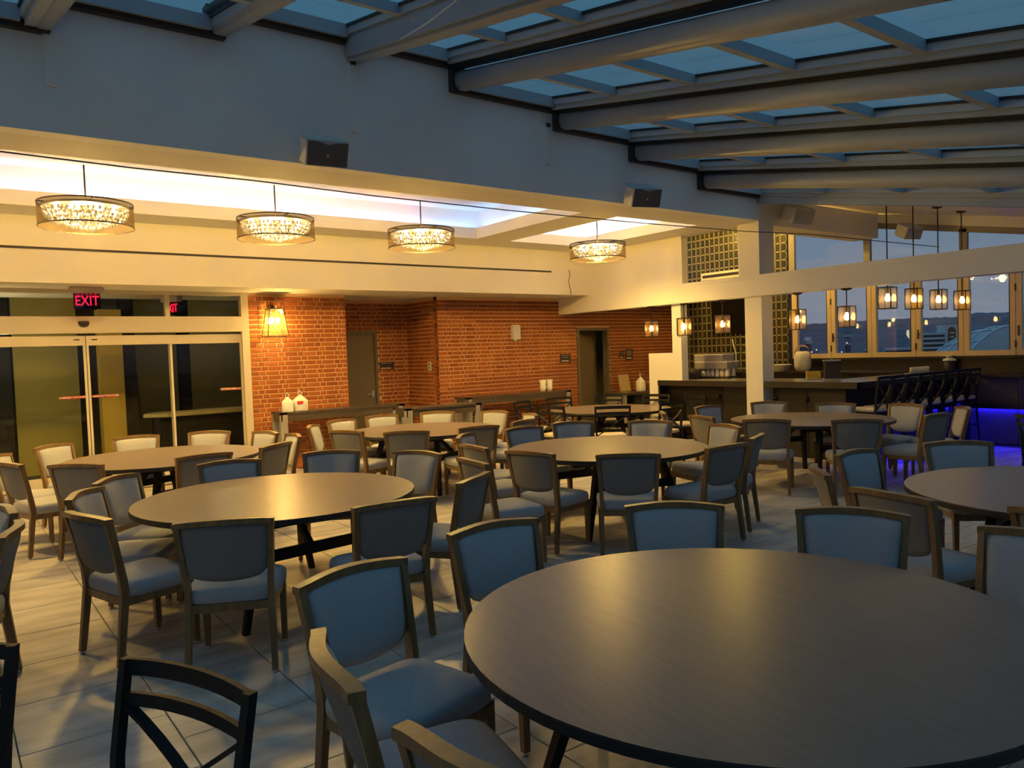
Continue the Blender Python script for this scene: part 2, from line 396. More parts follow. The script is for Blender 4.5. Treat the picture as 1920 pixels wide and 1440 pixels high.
# bar beam, upper yellow wall, column
struct('trim_beam', bx(XB, XB+.24, -3, YB, 2.435, ZL-.001), 'paint', 'long white boxed beam crossing above the bar', 'beam')
struct('trim_beam_cap', bx(XB-.006, XB+.246, -3, YBH, ZL-.05, ZL+.004), 'paint', 'thin cap board along top of the white beam', 'beam')
struct('wall_upper_bar', bx(XB+.06, XB+.2, 8.6, YBH, ZL+.004, ZC), 'paint', 'yellow lit wall above the beam beside the fourth chandelier', 'wall')
struct('wall_post_bar', bx(10.04, 10.2, 8.66, 8.86, 1.61, 2.435), 'paint', 'cream post between bar counter and beam', 'wall')
struct('wall_stub_bar', MB().box(10.04, 10.2, 8.66, 9.2, 1.141, 1.61).box(10.04, 10.2, 9.2, 9.41, 0, 1.61), 'paint', 'low cream stub wall at end of the bar', 'wall')
cl = empty('trim_column', (10.0, 7.2, 0), 0, 'square cream column holding up the white beam at bar', 'column', None, 'structure')
obj('shaft', bx(0, .28, -.15, .15, 0, 2.435), 'paint', cl); obj('upper_shaft', bx(0, .37, -.13, .25, 2.754, 3.95), 'paint', cl)
# soffit beyond column to the end wall
struct('wall_soffit_bar', bx(10.37, XE, 7.07, 7.55, ZC-.03, 3.93), 'paint', 'pale boxed soffit over bar between column and end wall', 'wall')
struct('ceiling_bar', MB().loft([[(XB-.02, y, 3.92+SL*(y-YS)+.02), (XE+.3, y, 3.92+SL*(y-YS)+.02), (XE+.3, y, 3.92+SL*(y-YS)+.12), (XB-.02, y, 3.92+SL*(y-YS)+.12)] for y in (-3, 7.4)]), 'paint_ceiling', 'sloping pale ceiling above bar with pendant canopies', 'ceiling')
struct('ceiling_bar_back', bx(XB+.2, XE+.2, 7.4, YB+.1, 4.15, 4.25), 'paint_ceiling', 'high ceiling over the back bar', 'ceiling')
# ------------------------------------------------------------------ glass roof bays
def zr(z, y): return z+SL*(y-YS)
YLO = -3.0
gaps = [YS-1.12-1.05*i for i in range(9)]
def rbox(mb, x0, x1, y0, y1, z, h0, h1):   # box following the roof slope
    mb.loft([[(x0, y, zr(z, y)+h0), (x1, y, zr(z, y)+h0), (x1, y, zr(z, y)+h1), (x0, y, zr(z, y)+h1)] for y in (y0, y1)])
for n, (a, b, z) in enumerate(steps):
    if b < -2.5: continue
    w = empty('window_%d' % (n+20), (0, 0, 0), 0, 'sliding glass roof bay number %d counted from the bar beam, grey framed' % (len(steps)-n), 'skylight', None, 'structure')
    mb = MB(); rbox(mb, a+.02, a+.09, YLO, YS, z, .0, .12); obj('frame_rail', mb, 'roof_frame', w)
    mb = MB(); rbox(mb, b-.12, b-.02, YLO, YS, z, .03, .12); rbox(mb, b-.09, b-.02, YLO, YS, z, -.02, .03); obj('frame_rail', mb, 'roof_frame', w)
    mb = MB(); rbox(mb, a+.09, b-.12, YS-.14, YS, z, .0, .12); obj('end_rail', mb, 'roof_frame', w)
    mb = MB(); rbox(mb, a+.09, a+.11, YLO, YS-.14, z, .095, .12); rbox(mb, b-.135, b-.12, YLO, YS-.14, z, .095, .12); obj('gasket', mb, 'gasket', w)
    ys = [YS-.14]+gaps
    for i, y in enumerate(gaps):
        mb = MB(); rbox(mb, a+.09, b-.12, y-.045, y+.045, z, .03, .12); obj('mullion', mb, 'roof_frame', w)
    for i in range(len(ys)-1):
        mb = MB(); mb.add([(a+.05, ys[i+1], zr(z, ys[i+1])+.115), (b-.05, ys[i+1], zr(z, ys[i+1])+.115), (b-.05, ys[i], zr(z, ys[i])+.115), (a+.05, ys[i], zr(z, ys[i])+.115)], [(0,1,2,3)])
        obj('pane', mb, 'roof_glass', w)
    if b > -1:
        # dark rail along the wall below bay
        struct('trim_rail_%d' % n, bx(a+.005, b+.02, YS-.07, YS-.001, z-.055, z+.0), 'dark_rail', 'dark metal rail on the soffit wall under roof bay %d from the bar' % (len(steps)-n), 'rail')
# round beams at steps: each hangs at the bay boundary
beams = [(-.55,4.35,4.14,-1),(.78,4.59,4.35,-1),(2.12,4.80,4.59,-1),(3.42,4.80,4.80,0),(4.62,4.80,4.55,1),(6.05,4.55,4.35,1),(7.30,4.35,4.14,1),(8.63,4.14,3.92,1)]
for n, (x, zh, zl, sd) in enumerate(beams):
    zt = (zl if sd else zh-.02)+ (.03 if sd else 0)
    mb = MB(); rings = []
    for y in (YLO, YS-.1):
        zc = zr(zl+.075 if sd else zl-.10, y); ring = []
        for j in range(14):
            a = 2*PI*j/14; cx, cz = math.cos(a), math.sin(a)
            ring.append((x+.095*math.copysign(abs(cx)**.75, cx), y, zc+.105*math.copysign(abs(cz)**.75, cz)))
        rings.append(ring)
    mb.loft(rings, True, True)
    if not sd: mb = MB(); rbox(mb, x-.10, x+.10, YLO, YS-.02, zl, -.17, .0); rbox(mb, x-.07, x+.07, YLO, YS-.02, zl, -.20, -.17)
    t = struct('trim_beam_%d' % (n+2), mb, 'roof_tube', 'round grey roof beam number %d counted from the bar' % (len(beams)-n), 'roof beam')
    if sd:
        g = MB(); rbox(g, x-.125, x+.0, YLO, YS-.02, zh, -.055, -.018); obj('gasket', g, 'gasket', t)
        obj('end_plate', bx(x-.11, x+.05, YS-.09, YS-.002, zl-.05, zh), 'dark_rail', t)
mb = MB(); rbox(mb, 9.86, 10.02, YLO, YS, 3.92, -.12, .16)
struct('trim_beam_12', mb, 'roof_tube', 'pale last roof beam just above the bar', 'roof beam')
for n, (px, py0, py1) in enumerate(((92, 50, 160), (660, 122, 248), (1025, 238, 308))):
    p, q = ony(px, py0, YS), ony(px, py1, YS)
    t = struct('trim_drain_%d' % n, bx(p.x-.045, p.x+.03, YS-.03, YS-.0005, q.z, p.z), 'paint_wall', ('painted drain cover left of the first speaker', 'painted drain cover just past the first speaker', 'painted drain cover between the two soffit speakers')[n], 'drain cover')
    obj('spout', bx(p.x-.03, p.x+.02, YS-.05, YS-.03, p.z-.01, p.z+.03), 'dark_rail', t)
# ------------------------------------------------------------------ end wall: tiles, windows
ew = struct('wall_end', MB().box(XE, XE+.15, 8.9, 13.0, 0, 4.25).box(XE, XE+.15, 7.0, 8.9, 3.92, 4.25).box(XE, XE+.15, -3, 8.9, 0, 1.40), 'bar_dark', 'end wall behind bar, dark below the windows', 'wall')
PY, PZ = .124, .165
def tile_mesh():
    mb = MB(); mb.box(-.012, 0, .002, PY-.002, .002, PZ-.002); mb.cur = 1
    n = 18; vs = []; fs = []
    for j in range(n):
        a = 2*PI*j/n
        for ry, rz_ in ((PY*.585, PZ*.545), (PY*.635, PZ*.585)): vs.append((-.016, PY/2+ry*math.cos(a), PZ/2+rz_*math.sin(a)))
    for j in range(n): k = (j+1) % n; fs.append((2*j, 2*k, 2*k+1, 2*j+1))
    mb.add(vs, fs); return mb.mesh('mosaic_tile', ['tile_glass', 'tile_ring'])
tmm = tile_mesh(); rest = MB(); tl = []
for i in range(22):
    for j in range(19):
        tl.append((8.92+i*PY, 1.05+j*PZ))
def tkey(t):   # tiles hidden by column, posts or television last
    v = Vector((XE, t[0]+PY/2, t[1]+PZ/2))-EYE; d = v.dot(_f); px = 960+FPX*v.dot(_r)/d
    return 2*((1400 < px < 1445) or px < 1265) + ((px > 1345 and 1.95 < t[1] < 2.6) or 2.62 < t[1] < 2.85)
tl.sort(key=tkey)
for y, z in tl[:298]: obj('mosaic_tile', tmm, None, ew, (XE, y, z))
for y, z in tl[298:]: rest.box(XE-.012, XE, y+.003, y+PY-.003, z+.003, z+PZ-.003)
tag(obj('mosaic_tiles_rest', rest, 'tile_glass', ew), kind='stuff')
bd = [8.78, 7.985, 7.205, 6.425, 5.66, 4.90, 4.13, 3.36]
def win_panel(n, ya, yb, label):
    w = empty('window_%d' % n, (XE, yb, 1.40), 0, label, 'window', None, 'structure'); h = 1.62; L = ya-yb; s = .085
    f = MB().box(-.03, .05, .004, s, 0, h).box(-.03, .05, L-s, L-.004, 0, h).box(-.03, .05, s, L-s, 0, .085).box(-.03, .05, s, L-s, h-.085, h); obj('frame', f, 'window_frame', w)
    g = MB().box(-.032, -.028, s-.006, s+.006, .085, h-.085); obj('gasket', g, 'gasket', w)
    obj('pane', MB().add([(.01, s, .08), (.01, L-s, .08), (.01, L-s, h-.08), (.01, s, h-.08)], [(0,1,2,3)]), 'window_glass', w)
    if n % 2 == 0:
        for z in (.12, 1.0): obj('hinge', bx(-.04, -.03, L-.012, L+.012, z, z+.11), 'bronze', w)
        obj('handle', MB().bar((-.06, L-.05, .30), (-.06, L-.05, .46), .02).box(-.06, -.03, L-.06, L-.04, .37, .39), 'bronze', w)
nm = ['first', 'second', 'third', 'fourth', 'fifth', 'sixth', 'seventh']
for i in range(7): win_panel(i+1, bd[i], bd[i+1], 'tan framed folding window panel, %s from the mosaic tile wall' % nm[i])
w = empty('window_8', (XE, 8.78, 1.4), 0, 'narrow fixed glass strip beside the mosaic tile wall', 'window', None, 'structure')
obj('frame', MB().box(-.02, .05, .0, .03, 0, 1.62), 'window_frame', w); obj('pane', MB().add([(.01, .03, 0), (.01, .13, 0), (.01, .13, 1.62), (.01, .03, 1.62)], [(0,1,2,3)]), 'window_glass', w)
# transom lights up to roof
ty = [8.9, 8.80, 7.28, 5.66, 4.05, 2.4]
for i in range(5):
    a, b = ty[i], ty[i+1]; w = empty('window_%d' % (i+9), (XE, 0, 0), 0, 'upper transom pane above folding windows, %s from the tile wall' % nm[i], 'window', None, 'structure')
    z0, za, zb = 3.02, min(3.9, 3.92+SL*(a-YS)-.2), min(3.9, 3.92+SL*(b-YS)-.2)
    f = MB().box(-.02, .05, b-.06, b+.06, z0-.01, zb).box(-.02, .05, b, a, z0-.02, z0+.07); f.loft([[(-.02, y, zz-.05), (.05, y, zz-.05), (.05, y, zz+.05), (-.02, y, zz+.05)] for y, zz in ((b, zb), (a, za))]); obj('frame', f, 'transom_frame', w)
    obj('pane', MB().add([(.01, b, z0), (.01, a, z0), (.01, a, za), (.01, b, zb)], [(0,1,2,3)]), 'window_glass', w)
struct('wall_over_windows', MB().loft([[(XE-.01, y, 3.92+SL*(y-YS)-.16), (XE+.06, y, 3.92+SL*(y-YS)-.16), (XE+.06, y, 3.92+SL*(y-YS)+.1), (XE-.01, y, 3.92+SL*(y-YS)+.1)] for y in (-3, 7.06)]), 'paint', 'pale sloping wall strip above the transom windows', 'wall')
# ------------------------------------------------------------------ glass door wall
DW = empty('wall_glass_front', (0, YB, 0), 0, 'aluminium framed glass entrance wall with transom', 'glass wall', None, 'structure')
obj('header', bx(XL, 3.78, -.06, .08, 2.165, 2.39), 'door_alu', DW)
obj('top_rail', bx(XL, 3.80, -.04, .06, 2.70, 2.75), 'door_alu', DW)
obj('jamb', bx(3.69, 3.80, -.05, .07, 0, 2.75), 'door_alu', DW)
for x in (2.66, -.1): obj('transom_mullion', bx(x-.03, x+.03, -.04, .06, 2.39, 2.70), 'door_alu', DW)
for a, b in ((2.69, 3.69), (-.07, 2.63), (-2.9, -.13)): obj('pane', MB().add([(a, .01, 2.39), (b, .01, 2.39), (b, .01, 2.70), (a, .01, 2.70)], [(0,1,2,3)]), 'door_glass', DW)
obj('base_rail', bx(XL, 3.69, -.03, .05, 0, .1), 'door_alu', DW)
def sdoor(n, a, b, y, label, sticker=None, sx=0, stile=None):
    d = empty('door_%d' % n, (a, YB+y, 0), 0, label, 'door', None, 'structure'); L = b-a
    obj('head_rail', bx(0, L, -.02, .02, 2.0, 2.13), 'door_alu', d); obj('bottom_rail', bx(0, L, -.02, .02, .12, .27), 'door_alu', d)
    for x in (stile if stile else (.0, L-.028)): obj('stile', bx(x, x+.028, -.02, .02, .27, 2.0), 'door_alu', d)
    obj('pane', MB().add([(.02, 0, .25), (L-.02, 0, .25), (L-.02, 0, 2.02), (.02, 0, 2.02)], [(0,1,2,3)]), 'door_glass', d)
    if sticker:
        s = obj('warning_sticker', bx(sx-.145, sx+.145, -.004, -.002, 1.29, 1.33), 'sticker_red', d)
        t = obj('lettering', text_mesh(sticker, .0225 if len(sticker) > 20 else .03, 'label_white'), None, s); t.rotation_euler = (PI/2, 0, 0); t.location = (sx, -.006, 1.31); t.scale = (1, 1.45, 1)
    return d
d1 = sdoor(1, .06, 1.60, -.03, 'left sliding glass door leaf with red warning strip', 'IN EMERGENCY PUSH TO OPEN', 1.54-.18)
d2 = sdoor(2, 1.61, 2.69, -.03, 'right sliding glass door leaf beside fixed side panel', 'IN EMERGENCY PUSH TO OPEN', .2)
d3 = sdoor(3, 2.66, 3.70, .04, 'fixed glass side panel next to brick wall', 'CAUTION STAND BACK', .86)
for d, x in ((d1, 1.44), (d2, .10)): obj('latch', bx(x-.035, x+.035, -.025, -.018, 2.07, 2.085), 'gasket', d)
sdoor(4, -1.6, .04, .04, 'fixed glass panel at far end of the entrance', None)
s = empty('motion_sensor', tuple(ony(157, 606, YB-.06)), 0, 'small dark half-round motion sensor on door header', 'sensor')
obj('dome', MB().lathe([(.012, -.055), (.045, -.045), (.065, -.015), (.07, .02), (.05, .028)], 12), 'sign_dark', s)
obj('lens', MB().lathe([(.01, -.01), (.022, 0), (.01, .01)], 8, (0, -.065, -.01)), 'tv', s)
# exit sign
p = ony(163, 562, 11.3)
ex = empty('exit_sign', (p.x, 11.3, ZL), 0, 'red edge-lit EXIT sign hanging above the glass doors', 'exit sign')
obj('housing', bevel(bx(-.2, .2, -.05, .05, -.085, 0), .012, 2), 'exit_box', ex)
obj('panel', bx(-.155, .155, -.004, .004, -.29, -.085), 'exit_panel', ex)
t = obj('lettering', text_mesh('EXIT', .185, 'exit_red', depth=.003), None, ex); t.rotation_euler = (PI/2, 0, 0); t.location = (0, -.009, -.187); t.scale = (.74, .98, 1)
for i, x in enumerate((-.1, -.05, 0, .05, .1)): obj('led_dot', bx(x-.006, x+.006, -.008, -.004, -.1, -.094), 'exit_red', ex)
p = ony(322, 577, 12.6)
ex2 = empty('exit_sign', (p.x, 12.6, ZL), math.radians(-66), 'red EXIT sign seen at a slant through the transom glass', 'exit sign')
obj('housing', bevel(bx(-.2, .2, -.05, .05, -.085, 0), .012, 2), 'exit_box', ex2); obj('panel', bx(-.155, .155, -.004, .004, -.29, -.085), 'exit_panel', ex2)
t = obj('lettering', text_mesh('EXIT', .185, 'exit_red', depth=.003), None, ex2); t.rotation_euler = (PI/2, 0, 0); t.location = (0, -.009, -.187); t.scale = (.74, .98, 1)
# lobby beyond the glass
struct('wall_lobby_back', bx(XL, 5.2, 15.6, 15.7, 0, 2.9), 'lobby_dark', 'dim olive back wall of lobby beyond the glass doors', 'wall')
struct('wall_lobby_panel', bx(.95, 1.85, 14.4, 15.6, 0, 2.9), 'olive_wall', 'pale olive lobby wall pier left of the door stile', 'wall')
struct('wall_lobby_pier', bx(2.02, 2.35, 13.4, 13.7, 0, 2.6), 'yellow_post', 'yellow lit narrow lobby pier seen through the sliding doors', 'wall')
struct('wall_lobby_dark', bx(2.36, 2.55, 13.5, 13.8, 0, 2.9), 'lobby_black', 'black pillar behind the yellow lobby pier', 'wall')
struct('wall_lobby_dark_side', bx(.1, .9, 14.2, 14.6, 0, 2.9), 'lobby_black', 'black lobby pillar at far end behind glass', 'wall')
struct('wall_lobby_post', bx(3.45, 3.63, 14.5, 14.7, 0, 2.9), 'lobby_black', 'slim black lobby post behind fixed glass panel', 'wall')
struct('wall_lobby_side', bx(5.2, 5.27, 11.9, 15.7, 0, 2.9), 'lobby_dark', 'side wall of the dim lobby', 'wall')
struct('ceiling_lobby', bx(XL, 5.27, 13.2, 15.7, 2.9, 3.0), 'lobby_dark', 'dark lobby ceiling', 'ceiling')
lb = empty('lobby_counter', (3.35, 13.55, 0), 0, 'pale topped low counter standing in lobby behind glass', 'counter')
obj('counter_top', bevel(MB().prismz([(-.75,-.1),(-.6,.3),(1.3,.35),(1.4,-.2),(-.45,-.35)], .86, .92), .01), 'stone_top', lb); obj('base', bx(-.55, 1.25, -.15, .25, 0, .86), 'lobby_black', lb)
lamp('lobby_light', (.6, 12.7, 1.9), 22, (1, .85, .45), .2); lamp('lobby_fill_side', (4.2, 14.6, 2.3), 7, (1, .85, .45), .2)  # side lamp added, no source seen, to brighten the right of the lobby
pn = empty('lobby_wall_phone', (2.86, 15.58, 1.3), 0, 'dark call panel on the lobby back wall', 'panel')
obj('plate', bx(-.09, .09, -.03, .02, -.6, .25), 'lobby_black', pn); obj('box', bx(-.06, .06, -.05, .02, .38, .56), 'lobby_black', pn)
# ------------------------------------------------------------------ doors in brick
d = empty('door_5', (5.50, 12.86, 0), 0, 'dark grey door in the shadowed brick alcove', 'door', None, 'structure')
obj('door_frame', MB().box(0, .05, -.02, .1, 0, 2.2).box(.96, 1.01, -.02, .1, 0, 2.2).box(.05, .96, -.02, .1, 2.14, 2.2), 'grey_frame', d)
obj('door_leaf', bx(.05, .96, .02, .06, 0, 2.14), 'grey_door', d)
h = obj('lock_plate', bx(.87, .92, .005, .02, .98, 1.10), 'glide', d); obj('lever', bx(.78, .90, -.03, -.01, 1.02, 1.04), 'glide', h); obj('cylinder', MB().lathe([(.02, 0), (.02, .03)], 10), 'glide', d, (.895, .0, 1.34))
d = empty('door_6', (10.43, YB, 0), 0, 'grey framed doorway in the long brick wall, standing open', 'door', None, 'structure')
obj('door_frame', MB().box(0, .055, -.03, .12, 0, 2.17).box(.835, .89, -.03, .12, 0, 2.17).box(.055, .835, -.03, .12, 2.11, 2.17), 'grey_frame', d)
o = obj('door_leaf', bx(0, .78, 0, .04, 0, 2.1), 'grey_door', d, (.06, .08, 0)); o.rotation_euler = (0, 0, math.radians(16))
struct('wall_passage', MB().box(9.8, 12.2, 13.4, 13.5, 0, 2.7).box(9.8, 9.9, 11.9, 13.4, 0, 2.7).box(12.1, 12.2, 11.9, 13.4, 0, 2.7), 'lobby_dark', 'dark passage walls behind the open doorway', 'wall')
# plaques, switch, wall speaker
def plaque(px, py, Y, w, h, label, lines):
    c = ony(px, py, Y); o = empty('room_sign', (c.x, Y, c.z), 0, label, 'sign', 'dark room plaques on brick walls')
    obj('plate', bevel(bx(-w/2, w/2, -.012, .0, -h/2, h/2), .003), 'sign_dark', o)
    for i in range(lines): obj('text_line', bx(-w*.36, w*(.36-.12*(i % 2)), -.0135, -.012, h*.32-i*h*.5/max(lines, 1)-.006, h*.32-i*h*.5/max(lines, 1)+.004), 'sign_text', o)
    obj('braille_strip', bx(-w*.42, w*.28, -.0135, -.012, -h*.40, -h*.28), 'sign_strip', o)
plaque(725, 685.5, 12.838, .30, .14, 'dark room plaque beside the alcove door', 1)
plaque(1060, 671.5, YB-.012, .28, .16, 'dark room plaque on brick left of open doorway', 2)
plaque(1165, 665.5, YB-.012, .13, .15, 'small square dark plaque right of open doorway', 2)
plaque(1179.5, 664.5, YB-.012, .21, .23, 'larger dark plaque with lines of text right of doorway', 6)
c = onx(806, 686.5, 7.138); sw = empty('light_switch', (7.138, c.y, c.z), 0, 'white light switch plate on brick alcove side', 'switch')
obj('plate', bevel(bx(-.012, .0, -.06, .06, -.08, .08), .003), 'plastic_white', sw)
for z in (-.03, .035): obj('rocker', bx(-.016, -.012, -.015, .015, z-.022, z+.022), 'sign_dark', sw)
c = ony(964, 623.5, YB-.012); ws = empty('wall_speaker', (c.x, YB-.012, c.z), 0, 'white upright speaker box on the brick wall', 'speaker')
obj('body', bevel(bx(-.085, .085, -.10, .0, -.14, .14), .01, 2), 'plastic_white', ws); obj('grille', bevel(bx(-.072, .072, -.106, -.098, -.127, .127), .003), 'speaker_white', ws); obj('bracket', bx(-.02, .02, -.05, 0, -.165, -.14), 'plastic_white', ws)
# sconce
c = ony(515, 604, YB-.15); sc = empty('wall_sconce', (c.x, YB-.012, c.z), 0, 'lit lantern wall sconce with tapered glass on brick', 'wall lamp')
obj('backplate', bx(-.06, .06, -.02, 0, -.05, .25), 'bronze', sc); obj('arm', MB().tube([(0, -.01, .2), (0, -.08, .26), (0, -.15, .22)], .012), 'bronze', sc)
T, B, zt_, zb_ = .105, .165, .20, -.22
tp = [(-T, -.15-T*.8, zt_), (T, -.15-T*.8, zt_), (T, -.15+T*.8, zt_), (-T, -.15+T*.8, zt_)]; bt = [(-B, -.15-B*.8, zb_), (B, -.15-B*.8, zb_), (B, -.15+B*.78, zb_), (-B, -.15+B*.78, zb_)]
mb = MB()
for i in range(4): mb.bar(tp[i], tp[(i+1) % 4], .009); mb.bar(bt[i], bt[(i+1) % 4], .009); mb.bar(tp[i], bt[i], .009)
obj('frame', mb, 'black_metal', sc)
obj('top_plate', bx(-T, T, -.15-T*.8, -.15+T*.8, zt_, zt_+.008), 'black_metal', sc)
for i in range(4): obj('pane', MB().add([tp[i], tp[(i+1) % 4], bt[(i+1) % 4], bt[i]], [(0,1,2,3)]), 'lantern_glass', sc)
for x in (-.05, .045): obj('bulb', MB().lathe([(.012, .05), (.026, .03), (.03, 0), (.02, -.03), (.005, -.04)], 10, (x, -.15, .02)), 'bulb_sconce', sc)
lamp('sconce_light', (0, -.17, .0), P_SCONCE, (1, .68, .22), .05, sc)
# ------------------------------------------------------------------ console tables
def console(x0, x1, y0, y1, h, label):
    o = empty('console_table', ((x0+x1)/2, (y0+y1)/2, 0), 0, label, 'console table', 'tall console tables along the brick wall'); L = (x1-x0)/2; D = (y1-y0)/2
    obj('table_top', bx(-L, L, -D, D, h-.03, h), 'console_wood', o); obj('apron', MB().box(-L+.02, L-.02, -D+.01, -D+.03, h-.13, h-.03).box(-L+.02, L-.02, D-.03, D-.01, h-.13, h-.03).box(-L+.01, -L+.03, -D, D, h-.13, h-.03).box(L-.03, L-.01, -D, D, h-.13, h-.03), 'console_wood', o)
    for sx in (-1, 1):
        for sy in (-1, 1): obj('leg', bx(sx*(L-.055)-.055, sx*(L-.055)+.055, sy*(D-.03)-.03, sy*(D-.03)+.03, 0, h), 'console_leg', o)
console(4.02, 6.10, 11.15, 11.55, .93, 'grey console table under the sconce holding takeout bags')
console(5.50, 6.86, 10.02, 10.42, .93, 'grey console table standing out in front of the alcove')
console(7.30, 9.70, 11.12, 11.52, .95, 'grey console table against long brick wall holding paper cups')
def bag(px, py, Y, z, w, h, label):
    c = ony(px, py, Y); o = empty('takeout_bag', (c.x, Y, z), random.uniform(-.2, .2), label, 'bag', 'white takeout bags on the console')
    prof = [(.46, 0), (.5, .06), (.49, .35), (.5, .62), (.44, .70), (.25, .84), (.10, .96), (.06, 1.0)]
    rings = []
    for k, (r, zz) in enumerate(prof):
        ring = []
        for j in range(14):
            a = 2*PI*j/14; ca, sa = math.cos(a), math.sin(a); q = .6
            jj = 1+random.uniform(-.05, .05)
            ring.append((w*r*jj*math.copysign(abs(ca)**q, ca), w*.8*r*jj*math.copysign(abs(sa)**q, sa), h*zz))
        rings.append(ring)
    obj('sack', MB().loft(rings, True, True), 'bag', o)
    obj('handle', MB().tube([(-w*.08, 0, h*.93), (-w*.14, 0, h*1.15), (0, .01, h*1.28), (w*.12, 0, h*1.12), (w*.06, 0, h*.93)], .008, 5), 'bag', o)
    return o
b1 = bag(539, 760, 11.28, .93, .18, .23, 'white takeout bag with red edge, on the left of the pair')
b2 = bag(563, 760, 11.32, .93, .22, .25, 'larger white takeout bag with red printed patch')
obj('printed_patch', bx(-.09, -.0, -.098, -.08, .115, .155), 'red_print', b2); obj('printed_edge', bx(-.10, -.088, -.03, .02, .09, .16), 'red_print', b1)
for i, px in enumerate((1018, 1030)):
    c = ony(px, 727, 11.3); o = empty('paper_cup', (c.x, 11.3, .95), 0, 'white paper cup stack on console, %s' % ('next to the brick wall speaker side', 'nearer to the open doorway')[i], 'cup', 'cups on the console')
    obj('cup', MB().lathe([(.045, 0), (.065, .10), (.05, .12), (.07, .22), (.062, .22), (.04, .13)], 12), 'plastic_white', o); obj('rim', MB().lathe([(.072, .215), (.075, .222), (.072, .228)], 12, cap=False), 'plastic_white', o)
# ------------------------------------------------------------------ bar
bar = empty('bar_counter', (10.02, 5.55, 0), 0, 'L-shaped dark wood bar with thick counter top around the column', 'bar counter')
def sh(p): return [(x-10.02, y-5.55) for x, y in p]
obj('counter_top', MB().prismz(sh([(10.02,5.55),(13.46,5.55),(13.46,6.3),(10.95,6.3),(10.95,9.19),(10.02,9.19),(10.02,7.36),(10.285,7.36),(10.285,7.04),(10.02,7.04)]), 1.075, 1.14), ['counter_top'], bar)
obj('counter_edge', MB().box(-.012, .02, -.012, 1.49, 1.05, 1.139).box(-.012, .02, 1.81, 3.64, 1.05, 1.139).box(-.012, 3.44, -.012, .02, 1.05, 1.139), 'bar_dark', bar)
ys = [.3, .9, 1.48]; yb2 = [1.82, 2.42, 3.02, 3.60]
for a, b in list(zip(ys[:-1], ys[1:]))+list(zip(yb2[:-1], yb2[1:])): obj('front_panel', bx(.20, .24, a+.004, b-.004, 0, 1.07), 'bar_dark', bar)
for i in range(5): obj('front_panel', bx(.24+i*.64, .24+(i+1)*.64-.008, .30, .34, 0, 1.07), 'bar_dark', bar)
obj('end_panel', bx(.0, .9, 3.60, 3.64, 0, 1.07), 'bar_dark', bar)
for px in (1350, 1457, 1515):
    c = onx(px, 745, 10.22); h = obj('bag_hook', MB().box(-.03, 0, -.02, .02, -.05, .03).bar((-.06, 0, -.04), (-.06, 0, .0), .014).bar((-.03, 0, -.04), (-.06, 0, -.04), .014), 'black_metal', bar, (c.x-10.02, c.y-5.55, .88)); obj('hook_tip', MB().lathe([(.004, -.012), (.009, 0), (.004, .012)], 8, (-.06, 0, .0)), 'glide', h)
obj('foot_ledge', MB().box(.24, 3.42, .21, .30, .60, .64).box(.24, 3.42, .21, .225, .575, .60), 'bar_dark', bar)
for i in range(5): obj('lower_panel', bx(.25+i*.64, .25+(i+1)*.64-.012, .285, .30, .02, .59), 'bar_panel', bar)
obj('led_strip', bx(.3, 3.4, .25, .28, .585, .599), 'led_blue', bar)
wc = empty('window_counter', (13.05, 3.9, 0), 0, 'dark drink counter under the windows with blue light below', 'counter')
obj('counter_top', bx(.0, .43, -2.6, 1.6, 1.07, 1.11), 'bar_dark', wc)
for i in range(6): obj('lower_panel', bx(.2, .22, -2.55+i*.69, -2.55+(i+1)*.69-.01, .02, 1.07), 'bar_panel', wc)
obj('ledge', MB().box(.10, .2, -2.55, 1.58, .60, .64).box(.10, .115, -2.55, 1.58, .575, .60), 'bar_dark', wc); obj('led_strip', bx(.14, .17, -2.5, 1.5, .585, .599), 'led_blue', wc)
bc = empty('back_counter', (13.0, 7.0, 0), 0, 'dark counter along end wall under the windows', 'counter')
obj('counter_top', bx(-.1, .48, -.65, 4.5, 1.13, 1.17), 'bar_dark', bc)
for i in range(6): obj('cabinet_front', bx(0, .48, -.62+i*.84, -.62+(i+1)*.84-.01, 0, 1.13), 'bar_dark', bc)
struct('trim_sill', bx(XE-.05, XE+.1, 2.4, 8.9, 1.36, 1.40), 'bar_dark', 'dark sill ledge beneath the folding windows', 'sill')
# television and grille on the tile wall
tv = empty('television', (XE-.05, 10.2, 2.38), 0, 'black television mounted on the mosaic tile wall', 'television')
o1 = obj('screen', bevel(bx(-.05, 0, -.52, .5, -.42, .42), .006), 'tv', tv); obj('wall_mount', bx(0, .04, -.15, .15, -.15, .15), 'black_metal', tv); o1.rotation_euler = (0, math.radians(-6), 0)
tcb = tag(obj('tv_cable', MB().tube([tuple(onx(x, y, XE-.06)) for x, y in ((1373, 636), (1376, 650), (1380, 662), (1380, 676), (1383, 688), (1386, 694))], .012, 5), 'cord_white'), 'white cable dangling under the television', 'cable')
c = onx(1350, 516, XE-.02); gr = empty('wall_grille', (XE, c.y, c.z), 0, 'slim cream air grille on the mosaic tile wall', 'air vent')
obj('frame', bx(-.03, -.014, -.55, .5, -.08, .08), 'paint', gr); obj('slot', bx(-.034, -.03, -.5, .46, -.03, .03), 'sign_dark', gr)
